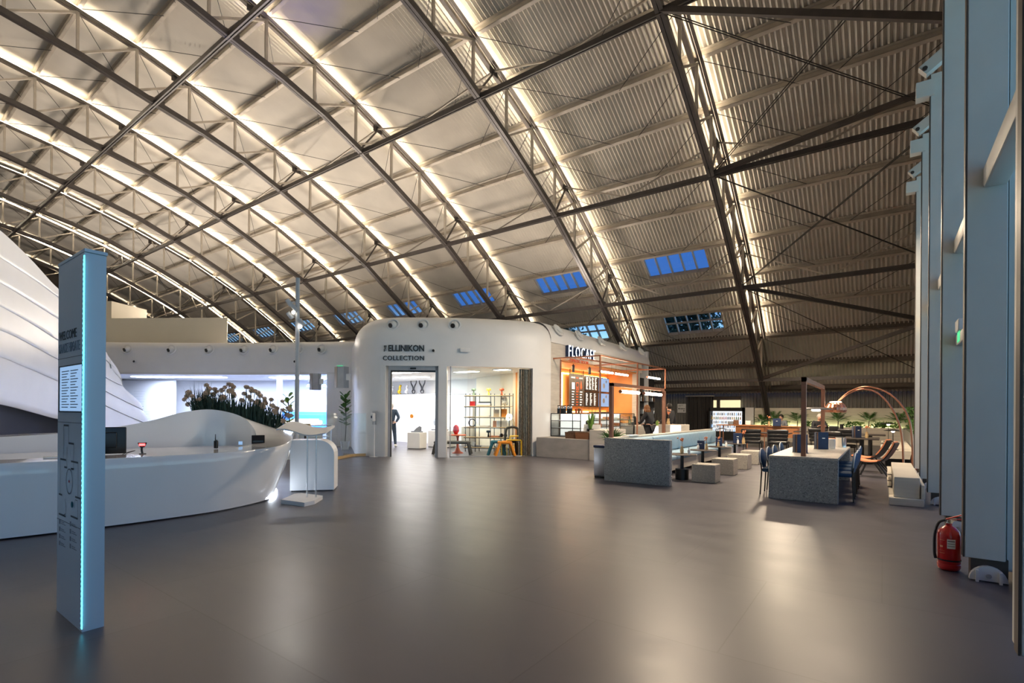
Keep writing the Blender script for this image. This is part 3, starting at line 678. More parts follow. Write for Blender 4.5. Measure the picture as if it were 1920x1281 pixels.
# shelf unit behind the window
ax, ay, bx, by = -12.05, 13.55, -10.55, 14.15
sang, SL = between((ax, ay), (bx, by))
sh = thing('shelf_unit', 'open shelf unit of dark posts and pale wood boards behind the shop window', 'shelf', (ax, ay, 0), sang)
LV = [0.14, 0.50, 0.86, 1.22, 1.60, 1.98]
for x in (0.05, 0.42, 0.98, 1.36, SL + 0.05):
    for y in (0, 0.34):
        obj('upright', MB().tube([(x + (0.04 if y else 0), y, 0), (x + (0.04 if y else 0), y, 2.07)], 0.014, 8), 'black', sh)
for z in LV:
    b_ = obj('board', MB().rbox(-0.02, SL + 0.12, -0.02, 0.36, z, z + 0.022, 0.004, 1), 'wood_light', sh)
    obj('rail', MB().bar((0, -0.02, z - 0.015), (SL + 0.08, -0.02, z - 0.015), 0.018, 0.022), 'black', b_)
SM = Matrix.Translation((ax, ay, 0)) @ Matrix.Rotation(sang, 4, 'Z')
def on_shelf(name, mb, m, label, cat, u, v, lev, rz=0, group=None):
    p = SM @ Vector((u, v, (LV[lev] + 0.022)))
    return solo(name, mb, m, label, cat, p, sang + rz, group)
def stubby(m, label, u, lev, s=1.0, t_shape=1):
    return on_shelf('stubby_lamp', MB().lathe([(0.06 * s, 0), (0.045 * s, 0.06 * s), (0.03 * s, 0.14 * s), (0.03 * s, 0.2 * s), (0.09 * s, 0.21 * s), (0.11 * s, 0.26 * s), (0.09 * s, 0.31 * s), (0.02 * s, 0.32 * s)], cap=True), m, label, 'ornament', u, 0.15, lev)
stubby('sage', 'sage green mushroom-shaped ornament on top of the shelf unit', 0.30, 5, 0.8)
stubby('yellow', 'yellow mushroom-shaped ornament on top of the shelf unit', 0.86, 5, 0.8)
stubby('coral', 'rust orange mushroom-shaped ornament on top of the shelf unit', 1.34, 5, 0.8)
stubby('black', 'black mushroom-shaped ornament on the second shelf from below', 0.86, 1, 0.75)
on_shelf('box', MB().rbox(-0.1, 0.1, -0.07, 0.07, 0, 0.17, 0.01), 'red', 'red gift box on the top shelf at left', 'box', 0.28, 0.15, 4)
on_shelf('folded_cloth', MB().rbox(-0.26, 0.26, -0.13, 0.13, 0, 0.10, 0.04), 'paper', 'white folded throw on the top shelf', 'throw', 0.70, 0.16, 4)
on_shelf('grey_cloth', MB().rbox(-0.2, 0.24, -0.1, 0.1, 0.10, 0.16, 0.03), 'charcoal_fabric', 'grey scarf laid over the white throw', 'scarf', 0.70, 0.16, 4)
cl = MB()
for q in range(14): cl.ball(0.09 * math.cos(q * 2.4) * (1 - q / 30), 0.06 * math.sin(q * 2.4), 0.1 + 0.012 * q, 0.075, 8)
on_shelf('cloud_lamp', cl, 'paper', 'fluffy white cloud-shaped lamp on the top shelf', 'lamp', 1.42, 0.17, 4)
for k, (u, lev, m, w_, h_, lab) in enumerate(((1.16, 3, 'wood_light', 0.2, 0.26, 'tan art book standing on the third shelf from the top'), (1.44, 3, 'orange', 0.2, 0.28, 'orange art book standing on the third shelf from the top'),
        (1.10, 2, 'orange', 0.12, 0.22, 'small orange boxed item on the middle shelf'), (1.28, 2, 'paper', 0.2, 0.22, 'white square box on the middle shelf'), (1.48, 2, 'paper', 0.18, 0.24, 'white box with a brown picture at the end of the middle shelf'))):
    on_shelf('standing_book', MB().rbox(-w_ / 2, w_ / 2, -0.02, 0.02, 0, h_, 0.004, 1).xf(Matrix.Rotation(-0.12, 4, 'X')), m, lab, 'book', u, 0.1, lev)
on_shelf('basket_ring', MB().tube([(0.13 * math.cos(a), 0, 0.14 + 0.13 * math.sin(a)) for a in [q * 2 * PI / 24 for q in range(24)]], 0.018, 8, closed=True), 'navy', 'purple round hoop ornament on the middle shelf', 'ornament', 0.26, 0.12, 2)
for k, (u, lev, m, lab) in enumerate(((0.75, 3, 'paper', 'short stack of white books on the third shelf from the top'), (0.72, 2, 'paper', 'flat white books on the middle shelf'), (1.1, 1, 'peach', 'flat pinkish books on the second shelf from below'),
        (0.8, 0, 'paper', 'flat pale books on the bottom shelf, left of centre'), (1.28, 0, 'leaf_bright', 'pale green booklet pile on the bottom shelf at right'), (0.45, 0, 'ink_grey', 'dark booklet pile on the bottom shelf at left'))):
    mb = MB()
    on_shelf('book_stack', MB().rbox(-0.17, 0.17, -0.1, 0.1, 0, 0.05, 0.005, 1), m, lab, 'books', u, 0.14, lev)
on_shelf('bow_ornament', MB().ball(-0.07, 0, 0.07, 0.07, 12).ball(0.07, 0, 0.07, 0.07, 12), 'black', 'black double-ball ornament on the second shelf from below', 'ornament', 1.42, 0.12, 1)
# floor lamp
t = thing('floor_lamp', 'pale floor lamp with a round glowing globe and a perforated disc', 'lamp', (-10.62, 14.3, 0), 0.4)
obj('base', MB().cyl(0, 0, 0, 0.02, 0.14), 'cream', t); obj('pole', MB().tube([(0, 0, 0.02), (0, 0, 1.12)], 0.03, 10), 'white', t)
obj('globe', MB().ball(0, 0, 1.24, 0.12, 16), 'lamp_glow', t)
obj('disc', MB().lathe([(0.001, 0), (0.19, 0), (0.19, 0.012), (0.001, 0.012)], n=28).xf(Matrix.Translation((0.17, 0.0, 1.02)) @ Matrix.Rotation(1.35, 4, 'Y') @ Matrix.Diagonal((1.2, 0.7, 1, 1))), 'cream', t)
# tubular padded stools and bench
def bold_stool(name, label, m, x, y, rz, w_, d_, h, r=0.045, splay=0.10, cat='stool'):
    t = thing(name, label, cat, (x, y, 0), rz)
    P = [(-w_ / 2 + 0.06, -d_ / 2, h), (w_ / 2 - 0.06, -d_ / 2, h), (w_ / 2 - 0.02, -d_ / 2 + 0.05, h), (w_ / 2 - 0.02, d_ / 2 - 0.05, h), (w_ / 2 - 0.06, d_ / 2, h), (-w_ / 2 + 0.06, d_ / 2, h), (-w_ / 2 + 0.02, d_ / 2 - 0.05, h), (-w_ / 2 + 0.02, -d_ / 2 + 0.05, h)]
    obj('seat', MB().tube(P, r, 10, closed=True).rbox(-w_ / 2 + .04, w_ / 2 - .04, -d_ / 2, d_ / 2, h - r * 0.8, h + r * 0.7, 0.03), m, t)
    for sx_ in (-1, 1):
        for sy_ in (-1, 1):
            obj('leg', MB().tube(smooth_path([(sx_ * (w_ / 2 - 0.12), sy_ * (d_ / 2 - 0.02), h), (sx_ * (w_ / 2 - 0.04), sy_ * d_ / 2, h - 0.04), (sx_ * (w_ / 2 + splay), sy_ * (d_ / 2 + splay * 0.5), r * 0.3)], 4), r, 10), m, t)
    return t
bold_stool('padded_bench', 'long charcoal tubular padded bench standing behind the white post', 'charcoal_fabric', -11.5, 12.35, 0.62, 1.15, 0.34, 0.40, splay=0.04, cat='bench')
bold_stool('padded_stool', 'teal tubular padded stool left of the orange one', 'teal', -10.18, 13.05, 0.6, 0.36, 0.3, 0.44)
bold_stool('padded_stool', 'orange tubular padded stool by the metal curtain', 'orange', -9.83, 13.02, 0.75, 0.42, 0.32, 0.44)
t = thing('padded_chair', 'charcoal tubular padded chair with hoop back behind the teal stool', 'chair', (-10.0, 13.55, 0), 0.5)
obj('seat', MB().rbox(-0.24, 0.24, -0.22, 0.22, 0.40, 0.48, 0.04), 'charcoal_fabric', t)
obj('back_hoop', MB().tube(smooth_path([(-0.22, 0.2, 0.42), (-0.18, 0.27, 0.82), (-0.05, 0.30, 0.9), (0.12, 0.30, 0.9), (0.22, 0.27, 0.8), (0.22, 0.2, 0.42)], 5), 0.042, 10), 'charcoal_fabric', t)
for a, b_ in ((-1, -1), (1, -1), (-1, 1), (1, 1)): obj('leg', MB().tube([(a * 0.2, b_ * 0.18, 0.42), (a * 0.24, b_ * 0.22, 0.01)], 0.04, 10), 'charcoal_fabric', t)
for k, (dx, h, lab) in enumerate(((0, 0.62, 'tallest of the nest'), (0.02, 0.5, 'middle one of the nest'), (-0.05, 0.38, 'lowest of the nest'))):
    t = thing('nesting_table', 'yellow-edged nesting side table by the metal curtain, ' + lab, 'table', (-9.62 + dx - 0.06 * k, 13.45 - 0.16 * k, 0), 0.65, 'nesting tables by the curtain')
    s = 0.26 - 0.03 * k
    obj('top', MB().rbox(-s, s, -0.18, 0.18, h, h + 0.03, 0.006, 1), 'yellow' if k < 2 else 'wood_light', t)
    for a in (-1, 1): obj('leg', MB().box(a * s - 0.015, a * s + 0.015, -0.17, 0.17, 0, h), 'yellow', t)
t = thing('pedestal_table', 'coral red pedestal table with trumpet foot behind the bench', 'table', (-11.72, 12.85, 0))
obj('foot', MB().lathe([(0.20, 0), (0.19, 0.02), (0.10, 0.07), (0.04, 0.2), (0.035, 0.5), (0.06, 0.6)], cap=True), 'coral', t)
obj('top', MB().lathe([(0.28, 0.6), (0.3, 0.62), (0.28, 0.64)], cap=True), 'coral', t)
solo('red_vase', MB().lathe([(0.05, 0), (0.11, 0.12), (0.09, 0.26), (0.03, 0.33)], cap=True), 'red', 'glossy red vase on the coral pedestal table', 'vase', (-11.8, 12.85, 0.64))
solo('price_card', MB().box(-0.05, 0.05, -0.004, 0.004, 0, 0.13).xf(Matrix.Rotation(0.3, 4, 'Y')), 'paper', 'white tag hanging from the end of the charcoal bench', 'tag', (-10.93, 12.72, 0.3), 0.6)
solo('price_card', MB().box(-0.05, 0.05, -0.004, 0.004, 0, 0.12).xf(Matrix.Rotation(0.3, 4, 'Y')), 'paper', 'pale tag hanging between the teal and the orange stool', 'tag', (-10.0, 12.82, 0.28), 0.6)

# hand sanitiser stand at the left jamb
t = thing('sanitizer_stand', 'slim white hand sanitiser stand at the left of the shop doorway', 'sanitiser', (-12.72, 10.13, 0), 0.0)
obj('foot', MB().rbox(-0.12, 0.12, -0.1, 0.06, 0, 0.015, 0.005), 'white', t)
obj('pole', MB().tube([(0, 0, 0.015), (0, 0, 1.1)], 0.018, 8), 'white', t)
obj('back_plate', MB().rbox(-0.10, 0.10, 0.0, 0.02, 1.0, 1.42, 0.01), 'grey_plastic', t)
d_ = obj('dispenser', MB().rbox(-0.07, 0.07, -0.11, 0.0, 1.10, 1.36, 0.03), 'white', t)
obj('window_strip', MB().box(-0.03, 0.03, -0.113, -0.109, 1.2, 1.28), 'navy', d_)
# loudspeakers
def speaker(label, x, y, z, rz, s=1.0):
    t = thing('wall_speaker', label, 'speaker', (x, y, z), rz)
    obj('cabinet', MB().prism([(-0.22 * s, 0.12 * s), (-0.22 * s, -0.05 * s), (-0.05 * s, -0.14 * s), (0.18 * s, -0.10 * s), (0.22 * s, 0.12 * s)], -0.36 * s, 0.36 * s), 'grey_plastic', t)
    P = [(-0.23 * s, -0.05 * s), (-0.05 * s, -0.16 * s), (-0.04 * s, -0.13 * s), (-0.21 * s, -0.03 * s)]
    obj('grille', MB().prism(P, -0.35 * s, 0.35 * s), 'steel_light', t)
    obj('bracket', MB().box(0.16 * s, 0.36 * s, 0.0, 0.05, -0.10, 0.12), 'white', t)
speaker('grey angular loudspeaker on the rounded left corner of the shop', -14.75, 10.35, 2.55, 0.3)
speaker('smaller grey loudspeaker beside the exhibit opening', -18.0, 11.45, 2.55, 0.5, 0.9)

# ================================================================ THE EXHIBIT BUILDING
EX = smooth_path([(-30, 3.0), (-27.5, 5.3), (-25.2, 7.3), (-21.5, 9.9), (-17.9, 11.9), (-17.0, 12.35), (-16.6, 12.6)], 8)
ex = thing('exhibit_building', 'long curved white exhibit building with a bright wide opening', 'building')
obj('header_band', shell(EX, 2.86, 4.2, 0.28, 0.3, 2.2), 'white', ex)
obj('side_wall', MB().strip(sub(EX, (-17.95, 11.87), (-16.6, 12.6)), 0, 2.86, 0.3), 'white', ex)
obj('ceiling_slab', MB().prism([EX[0], *EX[::4], EX[-1], (-21.2, 15.3), (-27.0, 14.0), (-33, 8.0)], 2.87, 2.95), 'white_wall', ex)
obj('back_wall', MB().strip([(-32.5, 7.0), (-28.0, 11.0), (-23.0, 14.2), (-21.3, 15.1)], 0, 2.9, 0.2), 'white_wall', ex)
obj('inner_wall', MB().strip([(-30.6, 8.2), (-27.0, 9.8)], 0, 2.8, 0.15), 'white_wall', ex)
t = thing('ceiling_light', 'long oval glowing ceiling light inside the exhibit opening', 'ceiling light', (-20.5, 12.6, 2.86), 0.5)
obj('diffuser', MB().lathe([(0.001, -0.03), (1.6, -0.03), (1.7, 0.0)], n=36, sy=0.45), 'led_cool', t)
t = thing('ceiling_light', 'long cool ceiling light over the text wall of the exhibit', 'ceiling light', (-25.0, 9.3, 2.86), 0.6)
obj('diffuser', MB().box(-2.0, 2.0, -0.25, 0.25, -0.03, 0), 'led_cool', t)
# upper volumes
def plan_box(name, pts, z0, z1, label):
    return solo(name, MB().prism(pts, z0, z1), 'beige_wall', label, 'wall volume')
plan_box('roof_volume', [(-29.3, 7.6), (-24.1, 10.9), (-26.4, 11.95), (-31.6, 8.3)], 4.2, 5.62, 'wide beige box rising above the exhibit building')
plan_box('roof_volume', [(-31.9, 7.0), (-29.9, 8.2), (-31.0, 10.0), (-33.0, 8.8)], 4.2, 6.6, 'taller narrow beige box left of the wide one')
# wall spots along the header
def ray_hit(path, px):
    a = math.atan((px - 960) / 949) - math.radians(36.26); dx, dy = math.sin(a), math.cos(a)
    for p, q in zip(path, path[1:]):
        ex_, ey_ = q[0] - p[0], q[1] - p[1]; D = dx * ey_ - dy * ex_
        if abs(D) < 1e-9: continue
        s = (dx * -p[1] + dy * p[0]) / D
        if 0 <= s <= 1: return p[0] + s * ex_, p[1] + s * ey_, ey_, -ex_
for x, lab in zip((-25.05, -23.6, -22.3, -21.05, -19.95, -18.95, -18.1), ('first from the left', 'second from the left', 'third from the left', 'fourth from the left, above the flowers', 'fifth from the left, above the flowers', 'sixth from the left, beside the pole', 'last at right, by the exit mark')):
    k = min(range(1, len(EX) - 1), key=lambda k: abs(EX[k][0] - x)); a, b_ = EX[k - 1], EX[k + 1]; L = math.hypot(b_[0] - a[0], b_[1] - a[1])
    nx_, ny_ = (b_[1] - a[1]) / L, -(b_[0] - a[0]) / L
    y = a[1] + (b_[1] - a[1]) * (x - a[0]) / (b_[0] - a[0])
    eyeball(x, y, nx_, ny_, 3.88, 0.21, 'round white eyeball spotlight on the exhibit header, ' + lab, 'eyeball spotlights on the exhibit header')
for x, lab in ((-24.8, 'left part of the exhibit header'), (-19.1, 'right part of the exhibit header')):
    k = min(range(1, len(EX) - 1), key=lambda k: abs(EX[k][0] - x)); a, b_ = EX[k - 1], EX[k + 1]; y = a[1] + (b_[1] - a[1]) * (x - a[0]) / (b_[0] - a[0])
    t = thing('dome_camera', 'small black-eyed camera on the ' + lab, 'camera', (x + 0.02, y - 0.02, 3.38), math.atan2(-(b_[0] - a[0]), b_[1] - a[1]))
    obj('base', MB().lathe([(0.06, 0), (0.06, 0.03), (0.05, 0.04)], cap=True).xf(Matrix.Rotation(PI / 2, 4, 'Y')), 'white_wall', t); obj('dome', MB().ball(0.035, 0, 0, 0.045, 12), 'black', t)
t = thing('exit_sign', 'small pale green exit plate on the white wall right of the exhibit opening', 'exit sign', (-17.35, 12.12, 3.1), 0.48)
obj('plate', MB().box(-0.12, 0.12, -0.01, 0.0, 0, 0.10), 'green_sign', t); obj('cap', MB().box(-0.12, 0.12, -0.05, 0.0, 0.14, 0.17), 'white', t)
# text on the exhibit walls
tx = thing('wall_text', 'grey paragraphs printed on the bright exhibit wall', 'wall text', (-30.6, 8.2, 0), 0)
dirx = (3.6, 1.6, 0)
def ex_text(s, size, d, z, **k):
    L = math.hypot(3.6, 1.6); o = (d * 3.6 / L + 0.02, d * 1.6 / L - 0.04, z)
    lettering(s, size, o, dirx, 'ink_grey', tx, **k)
for k in range(5): ex_text('\u2014\u2014\u2014\u2014\u2014\u2014\u2014\u2014\u2014'[:9 - k % 2], 0.07, 0.3, 2.2 - 0.12 * k, depth=0.001)
for k in range(5): ex_text('\u2014\u2014\u2014\u2014\u2014\u2014\u2014\u2014\u2014\u2014'[:10 - k % 3], 0.07, 1.7, 2.25 - 0.12 * k, depth=0.001)
for k in range(2): ex_text('\u2014\u2014\u2014', 0.12, 1.9, 1.52 - 0.1 * k, bold=0.008, depth=0.001)
for k in range(4): ex_text('\u2014\u2014\u2014\u2014\u2014\u2014\u2014\u2014\u2014\u2014'[:10 - k % 3], 0.08, 1.9, 1.28 - 0.11 * k, depth=0.001)
# blue screen band, lights
solo('blue_screen', MB().strip([(-23.2, 12.9), (-20.5, 14.15)], 0.5, 1.35, 0.05), 'blue_panel', 'wide glowing blue screen low inside the exhibit opening', 'screen')
for k, (x, y) in enumerate(((-20.9, 13.0), (-20.2, 13.3), (-19.5, 13.6))):
    t = thing('stage_light', 'small blue-lensed stage light under the exhibit ceiling, %s of three' % ('left', 'middle', 'right')[k], 'stage light', (x, y, 2.55), 0.3 * k, 'stage lights in the exhibit')
    obj('yoke', MB().tube([(-0.12, 0, 0.02), (-0.12, 0, 0.16), (0.12, 0, 0.16), (0.12, 0, 0.02)], 0.01, 6).tube([(0, 0, 0.16), (0, 0, 0.31)], 0.01, 6), 'black', t)
    obj('head', MB().lathe([(0.05, 0.05), (0.10, 0.0), (0.12, -0.10), (0.08, -0.11)], cap=True), 'blue_panel', t)
solo('round_column', MB().cyl(-21.6, 12.0, 0, 2.87, 0.12), 'white', 'slim white column standing in the exhibit opening', 'column')

# ================================================================ THE LAYERED WHITE SHELL
E0 = [(-9.5,0.2,4.2),(-10.66,0.93,4.52),(-12.45,1.44,4.83),(-14.09,2.07,4.96),(-14.93,2.46,4.91),(-15.72,2.88,4.77),(-16.44,3.33,4.52),(-16.83,3.59,4.39),(-17.72,4.28,3.82),(-18.19,4.69,3.3),(-18.46,4.95,2.92),(-18.6,5.1,2.75)]
E1 = [(-9.5,0.2,3.8),(-10.66,0.93,4.15),(-12.45,1.44,4.36),(-14.09,2.07,4.44),(-14.93,2.46,4.44),(-15.72,2.88,4.4),(-16.44,3.33,4.29),(-16.83,3.59,4.19),(-17.72,4.28,3.72),(-18.28,4.78,3.3),(-18.55,5.04,2.95),(-18.61,5.11,2.66)]
E2 = [(-9.5,0.2,3.4),(-10.66,0.93,3.71),(-12.45,1.45,3.88),(-14.09,2.07,3.94),(-14.92,2.46,3.92),(-15.71,2.89,3.85),(-16.44,3.33,3.75),(-16.83,3.59,3.67),(-17.72,4.28,3.29),(-18.37,4.87,2.93),(-18.84,5.35,2.56),(-18.98,5.51,2.16)]
E3 = [(-9.5,0.2,3.0),(-10.65,0.93,3.26),(-12.44,1.45,3.41),(-14.08,2.07,3.48),(-14.92,2.46,3.44),(-15.71,2.89,3.35),(-16.44,3.33,3.22),(-16.82,3.6,3.12),(-17.71,4.28,2.76),(-18.37,4.87,2.4),(-18.72,5.22,2.25),(-18.98,5.51,2.14)]
E4 = [(-9.5,0.2,2.5),(-10.65,0.93,2.81),(-12.44,1.45,2.94),(-14.08,2.07,3.0),(-14.92,2.47,2.96),(-15.71,2.89,2.86),(-16.43,3.33,2.73),(-16.82,3.6,2.64),(-17.71,4.28,2.34),(-18.36,4.87,1.99),(-19.05,5.59,1.68),(-19.54,6.2,1.42)]
E5 = [(-9.5,0.2,2.1),(-10.65,0.94,2.33),(-12.44,1.45,2.42),(-14.08,2.08,2.47),(-14.91,2.47,2.4),(-15.71,2.89,2.31),(-16.43,3.34,2.18),(-16.82,3.6,2.1),(-17.71,4.29,1.83),(-18.36,4.87,1.56),(-19.17,5.74,1.2),(-19.73,6.46,0.92)]
E6 = [(-9.5,0.2,1.45),(-10.64,0.94,1.66),(-12.43,1.45,1.62),(-14.07,2.08,1.53),(-14.91,2.47,1.45),(-15.7,2.9,1.34),(-16.42,3.34,1.22),(-16.81,3.6,1.16),(-17.7,4.29,0.94),(-18.36,4.88,0.76),(-19.17,5.74,0.51),(-19.8,6.56,0.28)]
shl = thing('layered_shell', 'huge white pavilion of overlapping curved shells at the left edge', 'pavilion')
def tip(E, dz):   # carry an edge round the nose and back along the far side
    e = E[-1]; return E + [(e[0] - 0.35, e[1] + 0.02, e[2] - 0.02 * dz), (e[0] - 0.9, e[1] - 0.3, e[2] + 0.1 * dz), (e[0] - 2.2, e[1] - 1.3, e[2] + 0.5 * dz)]
EE = [smooth_path(tip(e, 1), 3) for e in (E0, E1, E2, E3, E4, E5, E6)]
def inward(E, d, dz=0): return [(x - d * 0.45, y + d * 0.15, z + dz) if i < len(E) - 9 else (x - d * 0.5, y - d * 0.3, z + dz) for i, (x, y, z) in enumerate(E)]
for k in range(6):
    upper = EE[k]; lower = EE[k + 1]
    rows = []
    N = 7
    for j in range(N + 1):
        u = j / N; bul = math.sin(u * PI * 0.5) ** 1.3
        tu = [(a[0] - 0.035, a[1], a[2] + 0.005) for a in upper]
        rows.append([tuple(tu[i][q] + (lower[i][q] - tu[i][q]) * (bul if q < 2 else u) for q in range(3)) for i in range(len(upper))])
    rows.append([(x - 0.02, y + 0.0, z - 0.015) for x, y, z in lower]); rows.append([(x - 0.09, y + 0.01, z - 0.005) for x, y, z in lower])
    obj('shell', MB().rings(rows, closed=False), 'white', shl)
tops = EE[0]
obj('crown', MB().rings([[(x - 0.42, y - 0.06, z + 0.12) for x, y, z in tops], [(x - 1.4, y - 0.9, z + 0.2) for x, y, z in tops], [(x - 5, y - 3, z - 0.4) for x, y, z in tops]], closed=False), 'white', shl)
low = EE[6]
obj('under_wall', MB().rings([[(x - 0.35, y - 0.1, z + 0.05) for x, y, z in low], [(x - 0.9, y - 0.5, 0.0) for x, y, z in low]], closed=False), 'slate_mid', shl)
obj('opening_shade', MB().prism([(-10.7, 0.0), (-15.6, 1.65), (-15.7, 1.5), (-10.8, -0.2)], 0, 1.05).xf(Matrix.Identity(4)), 'slate', shl)  # dark block standing in for the shaded opening under the shell

# ================================================================ RECEPTION DESK
O = [(-8.3,-3,.84,0),(-8.05,-1,.84,0),(-7.85,0.6,.84,0),(-7.62,1.8,.84,0),(-7.5,2.8,.84,.02),(-7.52,3.5,.84,.06),(-7.8,4.3,.86,.14),(-8.4,4.9,.92,.28),(-9.25,5.4,.98,.36),(-10.15,5.95,1.0,.36),(-11.25,6.15,1.02,.3),(-12.3,5.7,1.04,.2),(-12.75,4.6,1.02,.1),(-12.6,3.2,1.0,.05),(-12.3,1.6,.97,0),(-12.1,0,.95,0),(-12.0,-3,.95,0)]
I = [(-8.95,-3,.84),(-8.7,-1,.84),(-8.45,.6,.84),(-8.2,1.8,.84),(-8.1,2.8,.84),(-8.2,3.7,.84),(-8.5,4.2,.86),(-9.15,4.65,.92),(-9.85,4.95,1.10),(-10.4,4.95,1.32),(-10.8,4.6,1.44),(-10.9,4.1,1.38),(-11.0,3.6,1.22),(-11.1,2.9,1.08),(-11.2,2.0,1.0),(-11.2,0,.95),(-11.2,-3,.95)]
OS = smooth_path(O, 6); IS = smooth_path(I, 6)
dk = thing('reception_desk', 'long curved glossy white reception desk rising into a hill at its far end', 'desk')
rows = []
for (x, y, z, fl), (u, v, q), (nx_, ny_) in zip(OS, IS, [tuple(b_ - a for a, b_ in zip(p[:2], o[:2])) for p, o in zip(OS, offset([p[:2] for p in OS], 1.0))]):
    # nx_,ny_ points inward
    r = []
    for s in (0.0, 0.25, 0.55, 0.85): r.append((x + nx_ * fl * (1 - s) ** 1.4, y + ny_ * fl * (1 - s) ** 1.4, 0.02 + (z - 0.04) * s))
    r.append((x, y, z - 0.02)); r.append((x + nx_ * 0.012, y + ny_ * 0.012, z))
    for s in (0.2, 0.4, 0.6, 0.8, 0.97):
        hz = z + (q - z) * (s ** 1.5 if q > 1.0 else s); r.append((x + (u - x) * s, y + (v - y) * s, hz))
    r.append((u, v, q)); r.append((u + nx_ * 0.01, v + ny_ * 0.01, q - 0.02)); r.append((u + nx_ * 0.02, v + ny_ * 0.02, 0.02))
    rows.append(r)
obj('shell', MB().rings(rows, closed=False), 'white_gloss', dk)
fl = MB().prism([p[:2] for p in IS[::3]] , 0.70, 0.72); obj('work_surface', fl, 'white_gloss', dk)
ub = MB()
pts = [(x + nx_ * max(0, fl_ - 0.05), y + ny_ * max(0, fl_ - 0.05)) for (x, y, z, fl_), (nx_, ny_) in zip(OS[36:62], [tuple(b_ - a for a, b_ in zip(p[:2], o[:2])) for p, o in zip(OS, offset([p[:2] for p in OS], 1.0))][36:62])]
obj('plinth_light', MB().strip(pts, 0.0, 0.022, 0.03), 'led_under', dk)
# things on the desk
t = thing('monitor', 'black computer monitor seen from behind on the reception desk', 'monitor', (-8.70, 2.26, 0.72), math.radians(66))
obj('screen', MB().rbox(-0.30, 0.30, -0.03, 0.015, 0.10, 0.47, 0.012), 'black', t)
obj('rear_bulge', MB().rbox(-0.20, 0.20, -0.06, -0.03, 0.18, 0.40, 0.02), 'black', t)
obj('stand', MB().rbox(-0.04, 0.04, -0.08, -0.05, 0.0, 0.3, 0.01).rbox(-0.14, 0.14, -0.14, 0.10, 0, 0.015, 0.005), 'black', t)
obj('badge', MB().box(-0.025, 0.025, -0.033, -0.0305, 0.415, 0.43), 'paper', t)
t = thing('document_printer', 'small dark box printer in front of the monitor on the desk', 'printer', (-8.40, 2.12, 0.72), math.radians(66))
obj('body', MB().rbox(-0.10, 0.10, -0.07, 0.07, 0, 0.17, 0.01), 'slate', t); obj('slot', MB().box(-0.08, 0.08, -0.075, -0.07, 0.12, 0.13), 'black', t)
t = thing('barcode_scanner', 'small barcode scanner glowing red on its stand on the desk', 'scanner', (-8.02, 2.55, 0.84), math.radians(66))
obj('stem', MB().tube(smooth_path([(0, 0.0, 0.0), (-0.01, 0, 0.06), (0.0, -0.02, 0.11)], 4), 0.013, 10).cyl(0, 0, 0, 0.008, 0.04), 'black', t)
obj('head', MB().rings([[(0.052 * math.cos(a) * k, -0.03 + 0.03 * math.sin(a), z) for a in [q * PI / 8 for q in range(16)]] for k, z in ((0.45, 0.09), (0.85, 0.13), (1.0, 0.15), (0.95, 0.155))], cap=True), 'black', t)
obj('window', MB().box(-0.032, 0.032, -0.066, -0.058, 0.115, 0.142), 'red_glow', t)
t = thing('two_way_radio', 'black two-way radio with antenna standing on the desk', 'radio', (-8.35, 3.62, 0.84), 0.3)
obj('body', MB().rbox(-0.03, 0.03, -0.018, 0.018, 0, 0.12, 0.008), 'black', t); obj('antenna', MB().tube([(-0.012, 0, 0.12), (-0.012, 0, 0.22)], [0.008, 0.005], 8), 'black', t); obj('knob', MB().cyl(0.015, 0, 0.12, 0.135, 0.008, 8), 'black', t)
t = thing('desk_phone', 'black slanted desk phone at the right end of the desk', 'phone', (-8.55, 4.38, 0.87), 1.1)
obj('screen', MB().box(-0.10, 0.10, -0.01, 0.01, 0.0, 0.15).xf(Matrix.Rotation(-0.45, 4, 'X')), 'black', t); obj('foot', MB().prism([(-0.08, 0), (0.08, 0), (0.08, 0.09), (-0.08, 0.09)], 0, 0.05), 'black', t)
solo('badge_card', MB().box(-0.03, 0.03, -0.002, 0.002, 0, 0.055), 'screen_pale', 'tiny pale blue card standing left of the desk phone', 'card', (-8.62, 4.12, 0.86), 0.9)
solo('cable', MB().tube(smooth_path([(0, 0, 0), (0.05, 0.06, 0.03), (0.0, 0.14, 0.04), (-0.06, 0.08, 0.01), (0.02, 0.03, 0)], 5), 0.004, 6), 'black', 'thin dark cable curled on the desk beside the scanner', 'cable', (-8.1, 2.35, 0.845))
solo('keyboard', MB().rbox(-0.2, 0.2, -0.05, 0.05, 0, 0.012, 0.005), 'paper', 'white keyboard on the desk in front of the printer', 'keyboard', (-8.15, 1.78, 0.845), math.radians(80))
